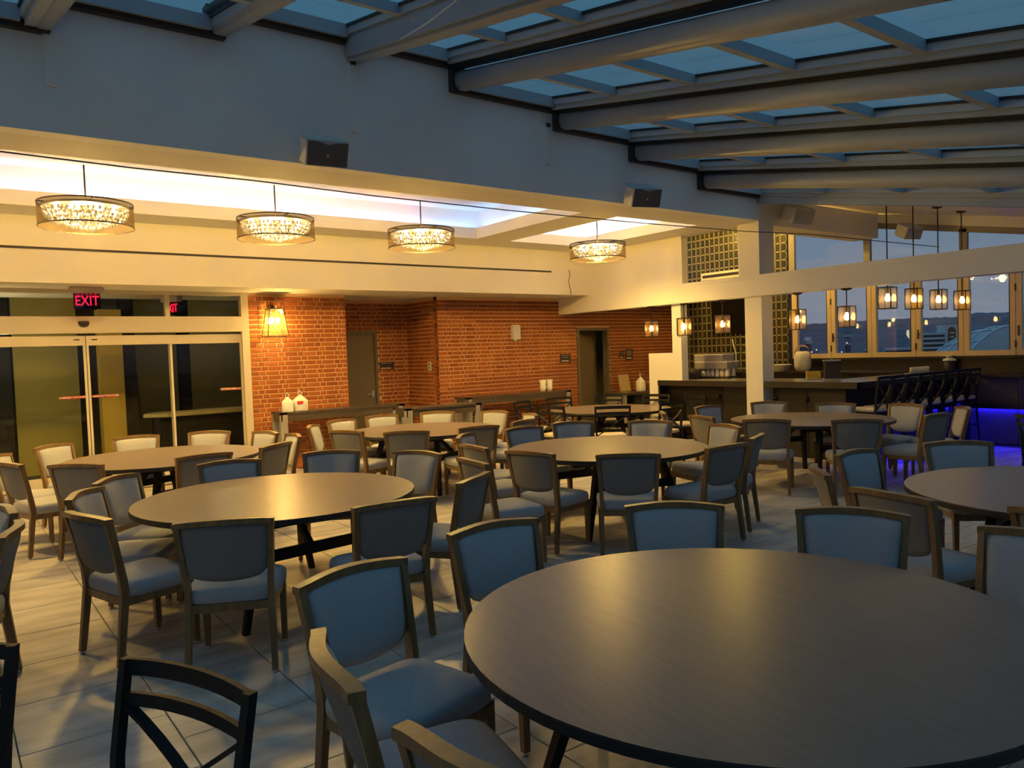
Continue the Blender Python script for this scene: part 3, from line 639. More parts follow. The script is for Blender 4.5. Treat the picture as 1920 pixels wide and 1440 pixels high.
# bar top things
def onbar(px, py, z=1.14): return onz(px, py, z)
c = onbar(1343, 708.5); r = empty('glass_rack', (c.x, c.y, 1.14), PI/2, 'rack of upturned glasses on bar under grey boxes', 'glass rack')
obj('tray', bx(-.36, .36, -.16, .16, 0, .03), 'sign_dark', r)
for i in range(7):
    for j in range(2): obj('tumbler', MB().lathe([(.040, .03), (.042, .035), (.034, .16), (.03, .165)], 10, (-.30+i*.1, -.08+j*.16, 0)), 'glassware', r)
b = empty('grey_box', (c.x, c.y, 1.306), PI/2, 'wide grey flat box on the glass rack, lower one', 'box', 'grey boxes stacked on the glass rack'); obj('body', bx(-.36, .34, -.16, .16, 0, .11), 'box_grey', b); obj('lid', bx(-.37, .35, -.165, .165, .11, .125), 'plastic_white', b)
b2_ = empty('grey_box', (c.x, c.y+.03, 1.432), PI/2, 'grey flat box lying topmost of the stack on the bar', 'box', 'grey boxes stacked on the glass rack'); obj('body', bx(-.30, .32, -.15, .15, 0, .11), 'box_grey', b2_); obj('lid', bx(-.31, .33, -.155, .155, .11, .125), 'plastic_white', b2_)
c = onbar(1302, 710); k = empty('utensil_caddy', (c.x, c.y, 1.14), 0, 'dark caddy beside the glass rack on bar', 'caddy'); obj('bin', MB().lathe([(.10, 0), (.11, .02), (.12, .17), (.11, .17), (.09, .03)], 12), 'sign_dark', k); obj('napkin_holder', bx(-.08, .08, .12, .3, 0, .1), 'sign_dark', k)
c = onbar(1560, 711.5); k = empty('ice_dispenser', (c.x, c.y, 1.14), .6, 'black boxy caddy with handle and pale print, on bar corner', 'caddy')
obj('body', bevel(bx(-.14, .14, -.11, .11, .02, .27), .01), 'sign_dark', k); obj('lid', bevel(bx(-.15, .15, -.12, .12, .27, .295), .006), 'box_grey', k)
obj('handle', MB().tube([(-.05, 0, .29), (-.045, 0, .32), (.045, 0, .32), (.05, 0, .29)], .007), 'glide', k)
for i in range(3): obj('printed_mark', bx(-.10+i*.07, -.06+i*.07, -.113, -.108, .05, .12+.04*(i % 2)), 'glassware', k)
obj('foot', bx(-.155, .155, -.12, .12, 0, .02), 'box_grey', k)
c = onbar(1525, 709.5); k = empty('yellow_crate', (c.x, c.y, 1.14), .65, 'small yellow slotted crate on the bar', 'crate')
obj('base', bx(-.15, .15, -.1, .1, 0, .012), 'crate_yellow', k)
for z in (.015, .05, .085): obj('slat', MB().box(-.15, .15, -.1, -.09, z, z+.022).box(-.15, .15, .09, .1, z, z+.022).box(-.15, -.14, -.09, .09, z, z+.022).box(.14, .15, -.09, .09, z, z+.022), 'crate_yellow', k)
for sx in (-1, 1):
    for sy in (-1, 1): obj('post', bx(sx*.14-.01, sx*.14+.01, sy*.09-.01, sy*.09+.01, 0, .11), 'crate_yellow', k)
c = onbar(1729, 696); k = empty('glass_rack', (min(c.x, 12.9), min(c.y, 6.1), 1.14), 0, 'low rack of clear glasses near the window end of bar', 'glass rack')
obj('tray', bx(-.3, .3, -.1, .1, 0, .02), 'box_grey', k)
for i in range(6): obj('tumbler', MB().lathe([(.03, .02), (.038, .03), (.036, .10), (.03, .105)], 10, (-.25+i*.1, 0, 0)), 'glassware', k)
k = empty('garnish_jar', (min(c.x, 13.1)+.3, min(c.y, 6.1)-.25, 1.14), 0, 'lidded glass jar with pale top beside the low glass rack', 'jar')
obj('jar', MB().lathe([(.085, 0), (.09, .02), (.09, .17), (.07, .18)], 14), 'sign_dark', k); obj('lid', MB().lathe([(.10, .18), (.105, .19), (.10, .21), (.05, .235)], 14), 'glassware', k)
for i in range(5): obj('napkin', bevel(bx(-.03, .03, -.02, .02, 0, .03), .006), 'plastic_white', k, (.03*math.cos(i*1.25), .03*math.sin(i*1.25), .225+.008*i))
c = onx(1505, 690, 13.1); lt = empty('table_lantern', (13.1, c.y, 1.17), 0, 'white jug-shaped lantern with a rope handle by window', 'lantern')
obj('body', MB().lathe([(.10, 0), (.13, .03), (.15, .10), (.152, .24), (.14, .32), (.11, .37), (.06, .375)], 20), 'plastic_white', lt)
obj('handle', MB().tube([(0, -.16, .22), (0, -.165, .33), (0, -.11, .45), (0, 0, .49), (0, .11, .45), (0, .165, .33), (0, .16, .22)], .012), 'rope', lt)
c = onx(1463, 690, 13.05); k = empty('white_tub', (13.05, c.y, 1.17), 0, 'shallow white tub on back counter beside tile wall', 'tub'); obj('tub', MB().lathe([(.16, 0), (.2, .12), (.21, .12), (.2, .13), (.17, .03)], 16), 'plastic_white', k); obj('rim', MB().lathe([(.205, .115), (.22, .125), (.205, .135)], 16, cap=False), 'plastic_white', k)
# side counter right of the doorway
z = ony(1195, 735, 11.05).z
k = empty('side_counter', (11.9, 11.3, 0), 0, 'dark side counter against brick between doorway and bar', 'counter')
obj('counter_top', bx(-.85, .9, -.28, .3, z-.05, z), 'console_wood', k); obj('body', bx(-.5, .88, -.2, .28, 0, z-.05), 'lobby_black', k); obj('side_panel', bx(-.83, -.78, -.25, .28, 0, z-.05), 'console_leg', k)
c = ony(1172, 715, 11.42); o = empty('serving_board', (c.x, 11.42, z), 0, 'tan board leaning on side counter against brick', 'board'); obj('board', bevel(bx(-.15, .15, -.03, 0, .01, .36), .006), 'tan_box', o).rotation_euler = (math.radians(-12), 0, 0); obj('rest', bx(-.14, .14, -.03, .08, 0, .012), 'tan_box', o)
bag3 = bag(1201, 715, 11.2, z, .2, .30, 'clear crumpled plastic bag on the side counter')
c = ony(1231, 722, 11.2); o = empty('brown_carton', (c.x+.05, 11.2, z), 0, 'reddish brown carton on side counter by the stub wall', 'box'); obj('body', bx(-.24, .26, -.12, .12, 0, .16), 'brown_box', o); obj('flap', bx(-.24, .26, -.13, .13, .16, .168), 'plastic_white', o)
# ------------------------------------------------------------------ pendants
def make_pendant(drop):
    o = empty('lantern_pendant'); s, h = .083, .285
    fr = MB()
    for sx in (-1, 1):
        for sy in (-1, 1): fr.bar((sx*s, sy*s, 0), (sx*s, sy*s, h), .012)
    for zz in (0, h):
        for sx in (-1, 1): fr.bar((sx*s, -s, zz), (sx*s, s, zz), .012); fr.bar((-s, sx*s, zz), (s, sx*s, zz), .012)
    fr.bar((-s, 0, h), (s, 0, h), .012); obj('frame', fr, 'bronze', o)
    for i in range(4):
        a = i*PI/2; ca, sa = math.cos(a), math.sin(a)
        P = [(s*ca-t*s*sa, s*sa+t*s*ca) for t in (-1, 1)]
        obj('pane', MB().add([(P[0][0], P[0][1], .004), (P[1][0], P[1][1], .004), (P[1][0], P[1][1], h-.004), (P[0][0], P[0][1], h-.004)], [(0,1,2,3)]), 'lantern_glass', o)
    obj('rod', MB().tube([(0, 0, h-.01), (0, 0, h+drop)], .008), 'bronze', o)
    obj('socket', MB().lathe([(.016, .20), (.018, .215), (.018, .27), (.01, .285)], 10), 'bronze', o)
    obj('bulb', MB().lathe([(.012, .20), (.02, .185), (.034, .15), (.036, .13), (.028, .105), (.006, .095)], 12), 'bulb', o)
    obj('canopy', MB().lathe([(.015, h+drop-.035), (.07, h+drop-.02), (.075, h+drop)], 14), 'bronze', o)
    l = lamp('bulb_light', (0, 0, .145), P_PEND, WARM, .03, o)
    return o
nn = ['first', 'second', 'third', 'fourth', 'fifth']
zt0 = 1.90
pr = make_pendant(2.435-zt0-.285)
for i, yy in enumerate((9.38, 8.64, 7.85, 6.51, 5.75)):
    o = pr if i == 0 else copy_tree(pr); o.location = (10.10, yy, zt0+.002)
    tag(o, 'lit glass lantern pendant under the white beam, %s from the brick wall' % nn[i], 'pendant lamp', 'lantern pendants under the beam')
zc = 3.92+SL*(5.3-YS)+.02; zt1 = 2.125
pr2 = make_pendant(zc-zt1-.285)
for i, xx in enumerate((10.34, 11.07, 11.81, 12.58)):
    o = pr2 if i == 0 else copy_tree(pr2); o.location = (xx, 5.3, zt1+.002)
    tag(o, 'lit glass lantern pendant on long rod over the bar stools, %s from the beam' % nn[i], 'pendant lamp', 'long-rod pendants over the bar')
for i, (x, y, z) in enumerate(((12.3, 10.7, 4.15), (12.3, 9.4, 4.15), (12.2, 8.2, 4.15))):  # added lamps, no fixtures seen, to light the tile wall
    o = empty('added_recessed_light', (x, y, z), 0, ('added recessed ceiling light over the back bar, nearest the brick wall', 'added recessed ceiling light over the back bar, before the television', 'added recessed ceiling light over the back bar, beside the windows')[i], 'ceiling light', 'added recessed lights over the back bar')
    obj('trim_ring', MB().lathe([(.05, -.004), (.075, -.008), (.075, 0)], 16, cap=False), 'paint_ceiling', o); obj('lens', MB().lathe([(.05, -.006), (.05, -.003)], 16), 'bulb', o)
    lamp('added_downlight', (0, 0, -.06), 60, WARM, .05, o)
# ------------------------------------------------------------------ chandeliers
def make_chandelier():
    o = empty('drum_chandelier'); R_, h = .44, .235
    n = 40
    obj('shade', MB().loft([[(R_*math.cos(2*PI*j/n), R_*math.sin(2*PI*j/n), zz) for j in range(n)] for zz in (0, h)], False, True), 'shade_mesh', o)
    for zz, nm_ in ((0, 'bottom_hoop'), (h, 'top_hoop')): obj(nm_, MB().loft([[((R_+a)*math.cos(2*PI*j/n), (R_+a)*math.sin(2*PI*j/n), zz+b) for j in range(n)] for a, b in ((.004, -.006), (.004, .006), (-.004, .006), (-.004, -.006), (.004, -.006))], False), 'bronze', o)
    tpm = MB().lathe([(.40, h-.045), (.41, h-.03), (.40, h-.02), (.05, h-.015)], 32, cap=False); obj('crystal_plate', tpm, 'glide', o)
    sp_ = MB()
    for a in (0, PI/2): sp_.bar((R_*math.cos(a), R_*math.sin(a), h), (-R_*math.cos(a), -R_*math.sin(a), h), .012)
    obj('spider', sp_, 'bronze', o)
    cr = MB(); rnd = random.Random(3)
    for tr, tz, tn in ((.385, .150, 44), (.37, .105, 42), (.33, .075, 38), (.27, .05, 32), (.20, .03, 26), (.13, .008, 18), (.06, -.018, 9), (.0, -.035, 1), (.30, .135, 30), (.2, .135, 20), (.25, .1, 24), (.12, .09, 12)):
        for j in range(tn):
            a = 2*PI*(j+rnd.random()*.4)/tn; x, y = tr*math.cos(a), tr*math.sin(a); z = tz+rnd.uniform(-.006, .006); q = rnd.uniform(.013, .019); hh = q*1.7
            cr.add([(x+q, y, z), (x, y+q, z), (x-q, y, z), (x, y-q, z), (x, y, z+hh), (x, y, z-hh)], [(0,1,4),(1,2,4),(2,3,4),(3,0,4),(1,0,5),(2,1,5),(3,2,5),(0,3,5)])
    tag(obj('crystals', cr, 'crystal', o), kind='stuff')
    for j in range(8):
        a = 2*PI*j/8+.2; obj('bulb', MB().lathe([(.008, .19), (.02, .175), (.024, .155), (.018, .135), (.004, .125)], 8, (.27*math.cos(a), .27*math.sin(a), 0)), 'bulb_chand', o)
    obj('rod', MB().tube([(0, 0, h-.02), (0, 0, h+.40)], .009), 'bronze', o)
    l = lamp('chandelier_light', (0, 0, .165), P_CHAND, WARM, .10, o)
    return o
chn = make_chandelier()
for i, xx in enumerate((1.30, 3.28, 5.25, 8.45, -.68)):
    o = chn if i == 0 else copy_tree(chn); o.location = (xx, 8.95, 3.14)
    obj('ceiling_canopy', MB().lathe([(.06, 0), (.07, .02), (.07, .03)], 14), 'bronze', o, (0, 0, ZC+.44-3.14))
    tag(o, ('crystal drum chandelier in the long tray, above the glass doors', 'crystal drum chandelier in the middle of the long tray', 'crystal drum chandelier at the blue-lit end of the long tray', 'crystal drum chandelier hanging from the short tray by the beam', 'crystal drum chandelier at the far end of the long tray')[i], 'chandelier', 'crystal drum chandeliers')
# ------------------------------------------------------------------ loudspeakers
def speaker(loc, rz, tilt, grille, label):
    o = empty('loudspeaker', loc, rz, label, 'speaker', 'white box loudspeakers')
    # body: wide box, front at -y with wavy top edge
    pl = [(-.25, -.24), (.25, -.24), (.25, .06), (.19, .20), (-.19, .20), (-.25, .06)]
    b = obj('cabinet', bevel(MB().prismz(pl, -.15, .15), .012, 2), 'speaker_white', o); b.rotation_euler = (tilt, 0, 0)
    n = 10; mb = MB(); vs = []; fs = []
    for i in range(n+1):
        t = -1+2*i/n; x = .235*t; zt = .132-.03*max(0, 1-abs(t)*1.9)
        y = -.245-.012*(1-t*t)
        vs += [(x, y, -.138), (x, y, zt)]
    for i in range(n): fs.append((2*i, 2*i+2, 2*i+3, 2*i+1))
    for i in range(n+1): v = vs[2*i+1]
    mb.add(vs, fs, True); obj('grille', mb, grille, b)
    obj('badge', bx(-.012, .012, -.262, -.256, -.03, -.006), 'speaker_white', b)
    obj('yoke', MB().bar((0, .10, 0), (0, .29, 0), .07, .05).bar((-.08, .28, 0), (.08, .28, 0), .03, .10), 'speaker_white', o)
    return o
c = ony(607, 281, 6.72); speaker((c.x, YS-.245, c.z), math.radians(-8), math.radians(22), 'speaker_grille', 'white loudspeaker with dark grille on soffit above the second chandelier').scale = (.78, .78, .78)
c = ony(1205, 365, 6.72); speaker((c.x, YS-.245, c.z), math.radians(-20), math.radians(22), 'speaker_grille', 'white loudspeaker with dark grille on soffit toward the bar column').scale = (.78, .78, .78)
c = ony(1497, 400, 6.78); speaker((c.x, 7.07-.25, c.z), math.radians(-14), math.radians(24), 'speaker_grille_pale', 'white loudspeaker with pale grille on the bar soffit beside column').scale = (.78, .78, .78)
c = onx(1702, 431, 12.9); speaker((13.0, c.y+.05, c.z), math.radians(-22), math.radians(26), 'speaker_grille_pale', 'white loudspeaker with pale grille at the window end of bar').scale = (.66, .66, .66)
# cables
tag(obj('thin_cable', MB().tube([tuple(ony(x, y, 6.9)) for x, y in ((-60, 277), (0, 284), (250, 315), (480, 339), (700, 367), (960, 395), (1200, 418), (1400, 434))]+[(10.6, 6.6, 3.33), tuple(ony(1761, 463, 5.5))], .006, 4), 'cord_dark'), 'thin dark cable strung along the soffit and over the beam', 'cable')
tag(obj('hanging_cord', MB().tube([tuple(ony(692, 101, 6.96)), tuple(ony(745, 77, 6.0)), tuple(ony(800, 44, 5.1)), tuple(ony(850, 6, 4.3)), tuple(ony(900, -40, 3.6))], .006, 5), 'cord_white'), 'loose white cord drooping below the glass roof', 'cord')
tag(obj('loose_wire', MB().tube([tuple(ony(x, y, YBH-.012)) for x, y in ((1067, 506), (1069, 516), (1066, 527), (1069, 540), (1071, 552))], .007, 4), 'cord_dark'), 'short loose black wire hanging on bulkhead by the beam', 'wire')
# ------------------------------------------------------------------ round tables
TR, TH = .965, .75
def make_table():
    o = empty('round_table')
    n = 72; mb = MB(); top = [(TR*math.cos(2*PI*j/n), TR*math.sin(2*PI*j/n)) for j in range(n)]
    mb.add([(x, y, TH) for x, y in top], [tuple(range(n))]); tp_ = obj('table_top', mb, 'table_top', o)
    e_ = MB(); e_.loft([[(x*s, y*s, z) for x, y in top] for s, z in ((1, TH), (1.002, TH-.006), (1.002, TH-.034), (.985, TH-.042), (.5, TH-.042))], False, False); obj('edge_band', e_, 'table_edge', o)
    for sx in (-1, 1):
        for sy in (-1, 1):
            obj('leg', MB().loft([[(sx*.40-.03, sy*.34-.03, TH-.07), (sx*.40+.03, sy*.34-.03, TH-.07), (sx*.40+.03, sy*.34+.03, TH-.07), (sx*.40-.03, sy*.34+.03, TH-.07)], [(sx*.53-.02, sy*.53-.02, 0), (sx*.53+.02, sy*.53-.02, 0), (sx*.53+.02, sy*.53+.02, 0), (sx*.53-.02, sy*.53+.02, 0)]]), 'black_metal', o)
        obj('crossbar', bx(sx*.458-.022, sx*.458+.022, -.41, .41, .40, .47), 'black_metal', o)
        obj('top_bearer', bx(sx*.40-.03, sx*.40+.03, -.6, .6, TH-.10, TH-.042), 'black_metal', o)
        obj('brace', MB().bar((sx*.45, 0, .44), (sx*.16, 0, TH-.06), .035), 'black_metal', o)
    obj('centre_rail', MB().box(-.44, .44, -.3, -.25, TH-.09, TH-.042).box(-.44, .44, .25, .3, TH-.09, TH-.042), 'black_metal', o)
    return o
TABLES = {'T1': (2.19, 1.65), 'T2': (1.91, 5.41), 'T5': (5.20, 5.46), 'T6': (8.74, 5.48), 'T4': (5.03, 8.70), 'T3': (1.85, 8.61), 'T7': (5.53, 1.66), 'T8': (8.65, 8.98)}
TN = {'T1': ('large bare round wood-grain table under the glass roof, the one farthest from the brick wall', 'outermost table'),
      'T2': ('round wood-grain table with a bright chandelier reflection, next to the glass-door table', 'chandelier-reflecting table'),
      'T3': ('round wood-grain table standing just inside the sliding glass doors', 'glass-door table'),
      'T4': ('round wood-grain table below the alcove and console tables', 'alcove table'),
      'T5': ('round wood-grain table in the middle of the room under the soffit speaker', 'middle table'),
      'T6': ('round wood-grain table standing closest to the bar column', 'bar-side table'),
      'T7': ('round wood-grain table under the glass roof on the window side', 'window-side table'),
      'T8': ('round wood-grain table ringed by black cross-back chairs', 'cross-back table')}
tb = make_table(); ROT = {'T1': 1.4, 'T2': 1.7, 'T3': 1.95, 'T4': 2.05, 'T5': 1.35, 'T6': 1.45, 'T7': 1.8, 'T8': .4}
for i, (k, (x, y)) in enumerate(TABLES.items()):
    o = tb if i == 0 else copy_tree(tb); o.location = (x, y, 0); o.rotation_euler = (0, 0, ROT[k]); tag(o, TN[k][0], 'table', 'round dining tables')
# ------------------------------------------------------------------ upholstered chair (faces local +y)
def make_chair():
    o = empty('upholstered_chair')
    # seat cushion: rounded slab
    rings = []; prof = [(.93, .385), (1.0, .40), (1.01, .435), (.985, .462), (.90, .476), (.5, .482), (.02, .484)]
    for s_, z in prof:
        ring = []
        for j in range(32):
            a = 2*PI*j/32; ca, sa = math.cos(a), math.sin(a); q = .32
            X = math.copysign(abs(ca)**q, ca); Y = math.copysign(abs(sa)**q, sa)
            ring.append(((.248+.012*Y)*s_*X, .012+.232*s_*Y, z))
        rings.append(ring)
    obj('seat', MB().loft(rings, True, True), 'fabric', o)
    obj('apron', MB().box(-.235, .235, .205, .235, .345, .39).box(-.215, .215, -.215, -.19, .345, .39).loft([[(-.235, .22, .345), (-.205, .22, .345), (-.205, .22, .39), (-.235, .22, .39)], [(-.225, -.2, .345), (-.195, -.2, .345), (-.195, -.2, .39), (-.225, -.2, .39)]]).loft([[(.205, .22, .345), (.235, .22, .345), (.235, .22, .39), (.205, .22, .39)], [(.195, -.2, .345), (.225, -.2, .345), (.225, -.2, .39), (.195, -.2, .39)]]), 'wood_frame', o)
    for sx in (-1, 1):
        l = obj('leg', MB().sweepz([(sx*.222, .215, .016), (sx*.222, .21, .40)], [(.015, .015), (.02, .02)]), 'wood_frame', o)
        obj('glide', MB().lathe([(.014, 0), (.014, .018)], 8, (sx*.222, .215, 0)), 'glide', l)
        l = obj('leg', MB().sweepz([(sx*.226, -.252, .016), (sx*.216, -.205, .41)], [(.015, .017), (.017, .022)]), 'wood_frame', o)
        obj('glide', MB().lathe([(.014, 0), (.014, .018)], 8, (sx*.226, -.252, 0)), 'glide', l)
        obj('back_post', MB().sweepz([(sx*.216, -.205, .41), (sx*.218, -.213, .50), (sx*.231, -.25, .68), (sx*.243, -.289, .848)], [(.017, .023), (.016, .022), (.015, .02), (.015, .02)]), 'wood_frame', o)
    n = 12; pts = []; sz = []
    for i in range(n+1):
        t = -1+2*i/n; pts.append((.26*t, -.289-.042*math.cos(t*PI/2)**1.5, .845+.016*(1-t*t))); sz.append((.024, .015))
    obj('top_rail', MB().sweepx(pts, sz), 'wood_frame', o)
    # back cushion
    nu, nv = 12, 9; F, Bk = [], []
    for j in range(nv+1):
        v = j/nv
        for i in range(nu+1):
            u = -1+2*i/nu; au = abs(u)
            zb = .515+.035*au**2+.03*max(0, au-.8)/.2; ztp = .832+.016*(1-u*u); z = zb+(ztp-zb)*v
            hw = .203+(z-.5)*.075; x = u*hw
            y = -.205-(z-.41)*.192-.038*math.cos(u*PI/2)**1.5*min(1, v*1.2)
            e_ = min(1, (1-au)/.22)*1.0; e2 = min(1, min(v, 1-v)/.2); ed = (max(0, e_)*max(0, e2))**.5
            F.append((x, y+.010+.026*ed, z)); Bk.append((x, y-.008-.008*ed, z))
    fs = []; N = (nu+1)*(nv+1)
    for j in range(nv):
        for i in range(nu):
            a, b, c_, d_ = j*(nu+1)+i, j*(nu+1)+i+1, (j+1)*(nu+1)+i+1, (j+1)*(nu+1)+i
            fs.append((b, a, d_, c_)); fs.append((a+N, b+N, c_+N, d_+N))
    bd_ = [i for i in range(nu+1)]+[(j+1)*(nu+1)+nu for j in range(nv)]+[nv*(nu+1)+i for i in range(nu-1, -1, -1)]+[j*(nu+1) for j in range(nv-1, 0, -1)]
    for a, b in zip(bd_, bd_[1:]+bd_[:1]): fs.append((a, b, b+N, a+N))
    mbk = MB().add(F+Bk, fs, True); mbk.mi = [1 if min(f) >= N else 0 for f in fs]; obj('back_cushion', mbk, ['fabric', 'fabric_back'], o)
    return o
def make_xchair(sh_=.45, bh=.90, w=.26, name='crossback_chair', stool=False):
    o = empty(name); t = .026
    for sx in (-1, 1):
        obj('leg', MB().sweepz([(sx*(w-.02), .20, 0), (sx*(w-.03), .19, sh_-.03)], [(.011, .011), (.012, .012)]), 'black_metal', o)
        obj('leg', MB().sweepz([(sx*(w-.015), -.24, 0), (sx*(w-.03), -.195, sh_-.03)], [(.012, .013), (.012, .014)]), 'black_metal', o)
        obj('back_post', MB().sweepz([(sx*(w-.03), -.195, sh_-.03), (sx*(w-.022), -.215, sh_+.2), (sx*(w-.014), -.26, bh)], [(.013, .014), (.013, .014), (.013, .013)]), 'black_metal', o)
    for k_, zz, hh in ((0, bh-.022, .022), (1, bh-.105, .018)):
        pts = []; yy = -.26+.015*k_
        for i in range(9):
            u = -1+i/4; pts.append(((w-.012)*u, yy-.03*(1-u*u), zz+.006*(1-u*u)))
        obj('back_rail', MB().sweepx(pts, [(.008, hh)]*9), 'black_metal', o)
    zb, zt = sh_+.02, bh-.12
    for sx in (-1, 1):
        pts = []
        for i in range(9):
            v = i/8; x = sx*(w-.03)*(1-2*v); pts.append((x, -.205-.04*(1-v)-.03*(1-(x/(w-.03))**2), zt+(zb-zt)*v))
        mb = MB()
        for a, b in zip(pts[:-1], pts[1:]): mb.bar(a, b, .012, .028, (0, 1, 0))
        obj('cross_brace', mb, 'black_metal', o)
    obj('seat_frame', MB().box(-w+.02, w-.02, .18, .205, sh_-.05, sh_-.02).box(-w+.03, w-.03, -.21, -.185, sh_-.05, sh_-.02).box(-w+.02, -w+.045, -.2, .2, sh_-.05, sh_-.02).box(w-.045, w-.02, -.2, .2, sh_-.05, sh_-.02), 'black_metal', o)
    rings = []
    for s_, z in ((.95, -.02), (1, -.01), (1, .015), (.96, .03), (.6, .036), (.03, .038)):
        rings.append([((w-.02)*s_*math.copysign(abs(math.cos(2*PI*j/24))**.3, math.cos(2*PI*j/24)), .21*s_*math.copysign(abs(math.sin(2*PI*j/24))**.3, math.sin(2*PI*j/24)), sh_+z) for j in range(24)])
    obj('seat_pad', MB().loft(rings, True, True), 'cream_pad', o)
    zz = .28 if stool else .18
    obj('stretcher', MB().bar((-w+.02, .198, zz), (w-.02, .198, zz), .016).bar((-w+.02, -.225, zz+.08), (w-.02, -.225, zz+.08), .016).bar((-w+.02, .198, zz+.04), (-w+.02, -.225, zz+.04), .016).bar((w-.02, .198, zz+.04), (w-.02, -.225, zz+.04), .016), 'black_metal', o)
    return o
SEATS = [
    ('c', 'T1', 1.33, 2.52, 191), ('c', 'T1', 2.13, 2.76, 179), ('c', 'T1', 2.9, 2.54, 137), ('c', 'T1', 3.31, 1.9, 116),
    ('c', 'T1', 3.36, 1.27, 82), ('c', 'T1', 1.14, 1.97, 258), ('c', 'T1', 1.14, 1.36, 281), ('c', 'T2', 0.91, 5.04, 287),
    ('c', 'T2', 1.31, 4.46, 333), ('c', 'T2', 2.11, 4.26, 355), ('c', 'T2', 2.75, 4.61, 33), ('c', 'T2', 3.04, 5.76, 111),
    ('c', 'T2', 2.67, 6.31, 149), ('c', 'T2', 1.9, 6.37, 172), ('c', 'T2', 1.25, 6.23, 226), ('c', 'T2', 1.0, 5.70, 240),
    ('c', 'T3', 0.7, 8.98, 246), ('c', 'T3', 0.75, 8.38, 287), ('c', 'T3', 1.16, 9.54, 221), ('c', 'T3', 1.12, 7.83, 315),
    ('c', 'T3', 1.81, 9.72, 173), ('c', 'T3', 2.45, 9.56, 142), ('c', 'T3', 2.80, 9.02, 103), ('c', 'T3', 2.88, 8.44, 86),
    ('c', 'T3', 2.52, 7.87, 37), ('c', 'T3', 1.9, 7.66, 5), ('c', 'T4', 4.02, 9.17, 234), ('c', 'T4', 4.5, 9.58, 200),
    ('c', 'T4', 5.08, 9.72, 178), ('c', 'T4', 5.71, 9.57, 140), ('c', 'T4', 6.18, 9.04, 103), ('c', 'T4', 4.03, 8.43, 293),
    ('c', 'T4', 4.34, 7.86, 326), ('c', 'T4', 5.04, 7.66, 351), ('c', 'T4', 6.15, 8.32, 72), ('c', 'T4', 5.69, 7.82, 19),
    ('c', 'T5', 4.24, 5.16, 283), ('c', 'T5', 4.58, 4.58, 318), ('c', 'T5', 5.3, 4.38, 358), ('c', 'T5', 5.9, 4.59, 26),
    ('c', 'T5', 6.32, 5.21, 76), ('c', 'T6', 7.75, 6.62, 222), ('c', 'T5', 5.2, 6.5, 179), ('c', 'T5', 5.83, 6.53, 158),
    ('c', 'T5', 6.28, 5.97, 122), ('c', 'T5', 4.54, 6.46, 217), ('c', 'T5', 4.19, 5.83, 264), ('c', 'T5', 3.64, 5.02, 262),
    ('c', 'T6', 7.62, 5.97, 253), ('c', 'T6', 8.57, 6.67, 175), ('c', 'T6', 9.4, 6.5, 131), ('c', 'T6', 9.52, 5.62, 117),
    ('c', 'T6', 9.68, 4.94, 78), ('c', 'T6', 9.62, 4.36, 38), ('c', 'T6', 8.90, 4.30, 356), ('c', 'T6', 7.62, 5.3, 299),
    ('c', 'T6', 8.07, 4.56, 310), ('c', 'T7', 6.3, 2.58, 135), ('c', 'T7', 5.54, 2.81, 176), ('c', 'T7', 4.84, 2.63, 221),
    ('c', 'T7', 4.43, 2.07, 259), ('c', 'T7', 4.47, 1.27, 262), ('x', 'T8', 7.78, 9.82, 200), ('x', 'T8', 8.62, 10.0, 172),
    ('x', 'T8', 7.41, 8.76, 284), ('x', 'T8', 7.79, 8.08, 323), ('x', 'T8', 8.63, 7.9, 359), ('x', 'T8', 9.70, 9.10, 106),
    ('x', 'T8', 9.66, 8.33, 79), ('x', 'T8', 9.38, 9.77, 137),
    ('c', None, -.02, 4.94, 77), ('c', None, -.03, 5.55, 104), ('x', None, .23, 1.99, 113), ('x', None, -.22, 2.6, 143), ('x', None, 8.86, 2.87, 222),
]
ORDER = {}
for k in TABLES:
    q = [(x, y) for kd, t, x, y, a in SEATS if t == k]
    q.sort(key=lambda p: (PI/2+.3-math.atan2(p[1]-TABLES[k][1], p[0]-TABLES[k][0])) % (2*PI))
    for n_, p in enumerate(q): ORDER[p] = n_
NTH = ['first', 'second', 'third', 'fourth', 'fifth', 'sixth', 'seventh', 'eighth', 'ninth', 'tenth', 'eleventh']
protoc, protox = make_chair(), make_xchair()
used = set(); seen = {}
for kind, t, x, y, a in SEATS:
    p = protoc if kind == 'c' else protox
    o = p if kind not in used else copy_tree(p); used.add(kind)
    o.location = (x, y, 0); o.rotation_euler = (0, 0, math.radians(a))
    base = 'grey-blue upholstered chair' if kind == 'c' else 'black cross-back chair'
    if t:
        lab = '%s at the %s, %s clockwise from the brick-wall side' % (base, TN[t][1], NTH[ORDER[(x, y)]])
    else:
        lab = {(-.02, 4.94): 'grey-blue upholstered chair turned away from the table next to the glass-door table', (-.03, 5.55): 'grey-blue upholstered chair facing an empty spot beside the glass-door side',
               (.23, 1.99): 'black cross-back chair standing back to back with the upholstered chairs', (-.22, 2.6): 'black cross-back chair standing by the tile joint next to another one', (8.86, 2.87): 'black cross-back chair standing alone in front of the blue lit bar'}[(x, y)]
    tag(o, lab, 'chair', ('upholstered chairs at the %s' % TN[t][1] if kind == 'c' else 'black cross-back chairs') if t else 'chairs standing away from the tables')
st = make_xchair(.76, 1.22, .185, 'bar_stool', True)
on_ = ['first', 'second', 'third', 'fourth', 'fifth', 'sixth', 'seventh', 'eighth']
for i in range(8):
    o = st if i == 0 else copy_tree(st); o.location = (10.12+.39*i, 5.49, 0); tag(o, 'black cross-back bar stool with cream seat, %s from the bar corner' % on_[i], 'bar stool', 'bar stools in a row at the counter')
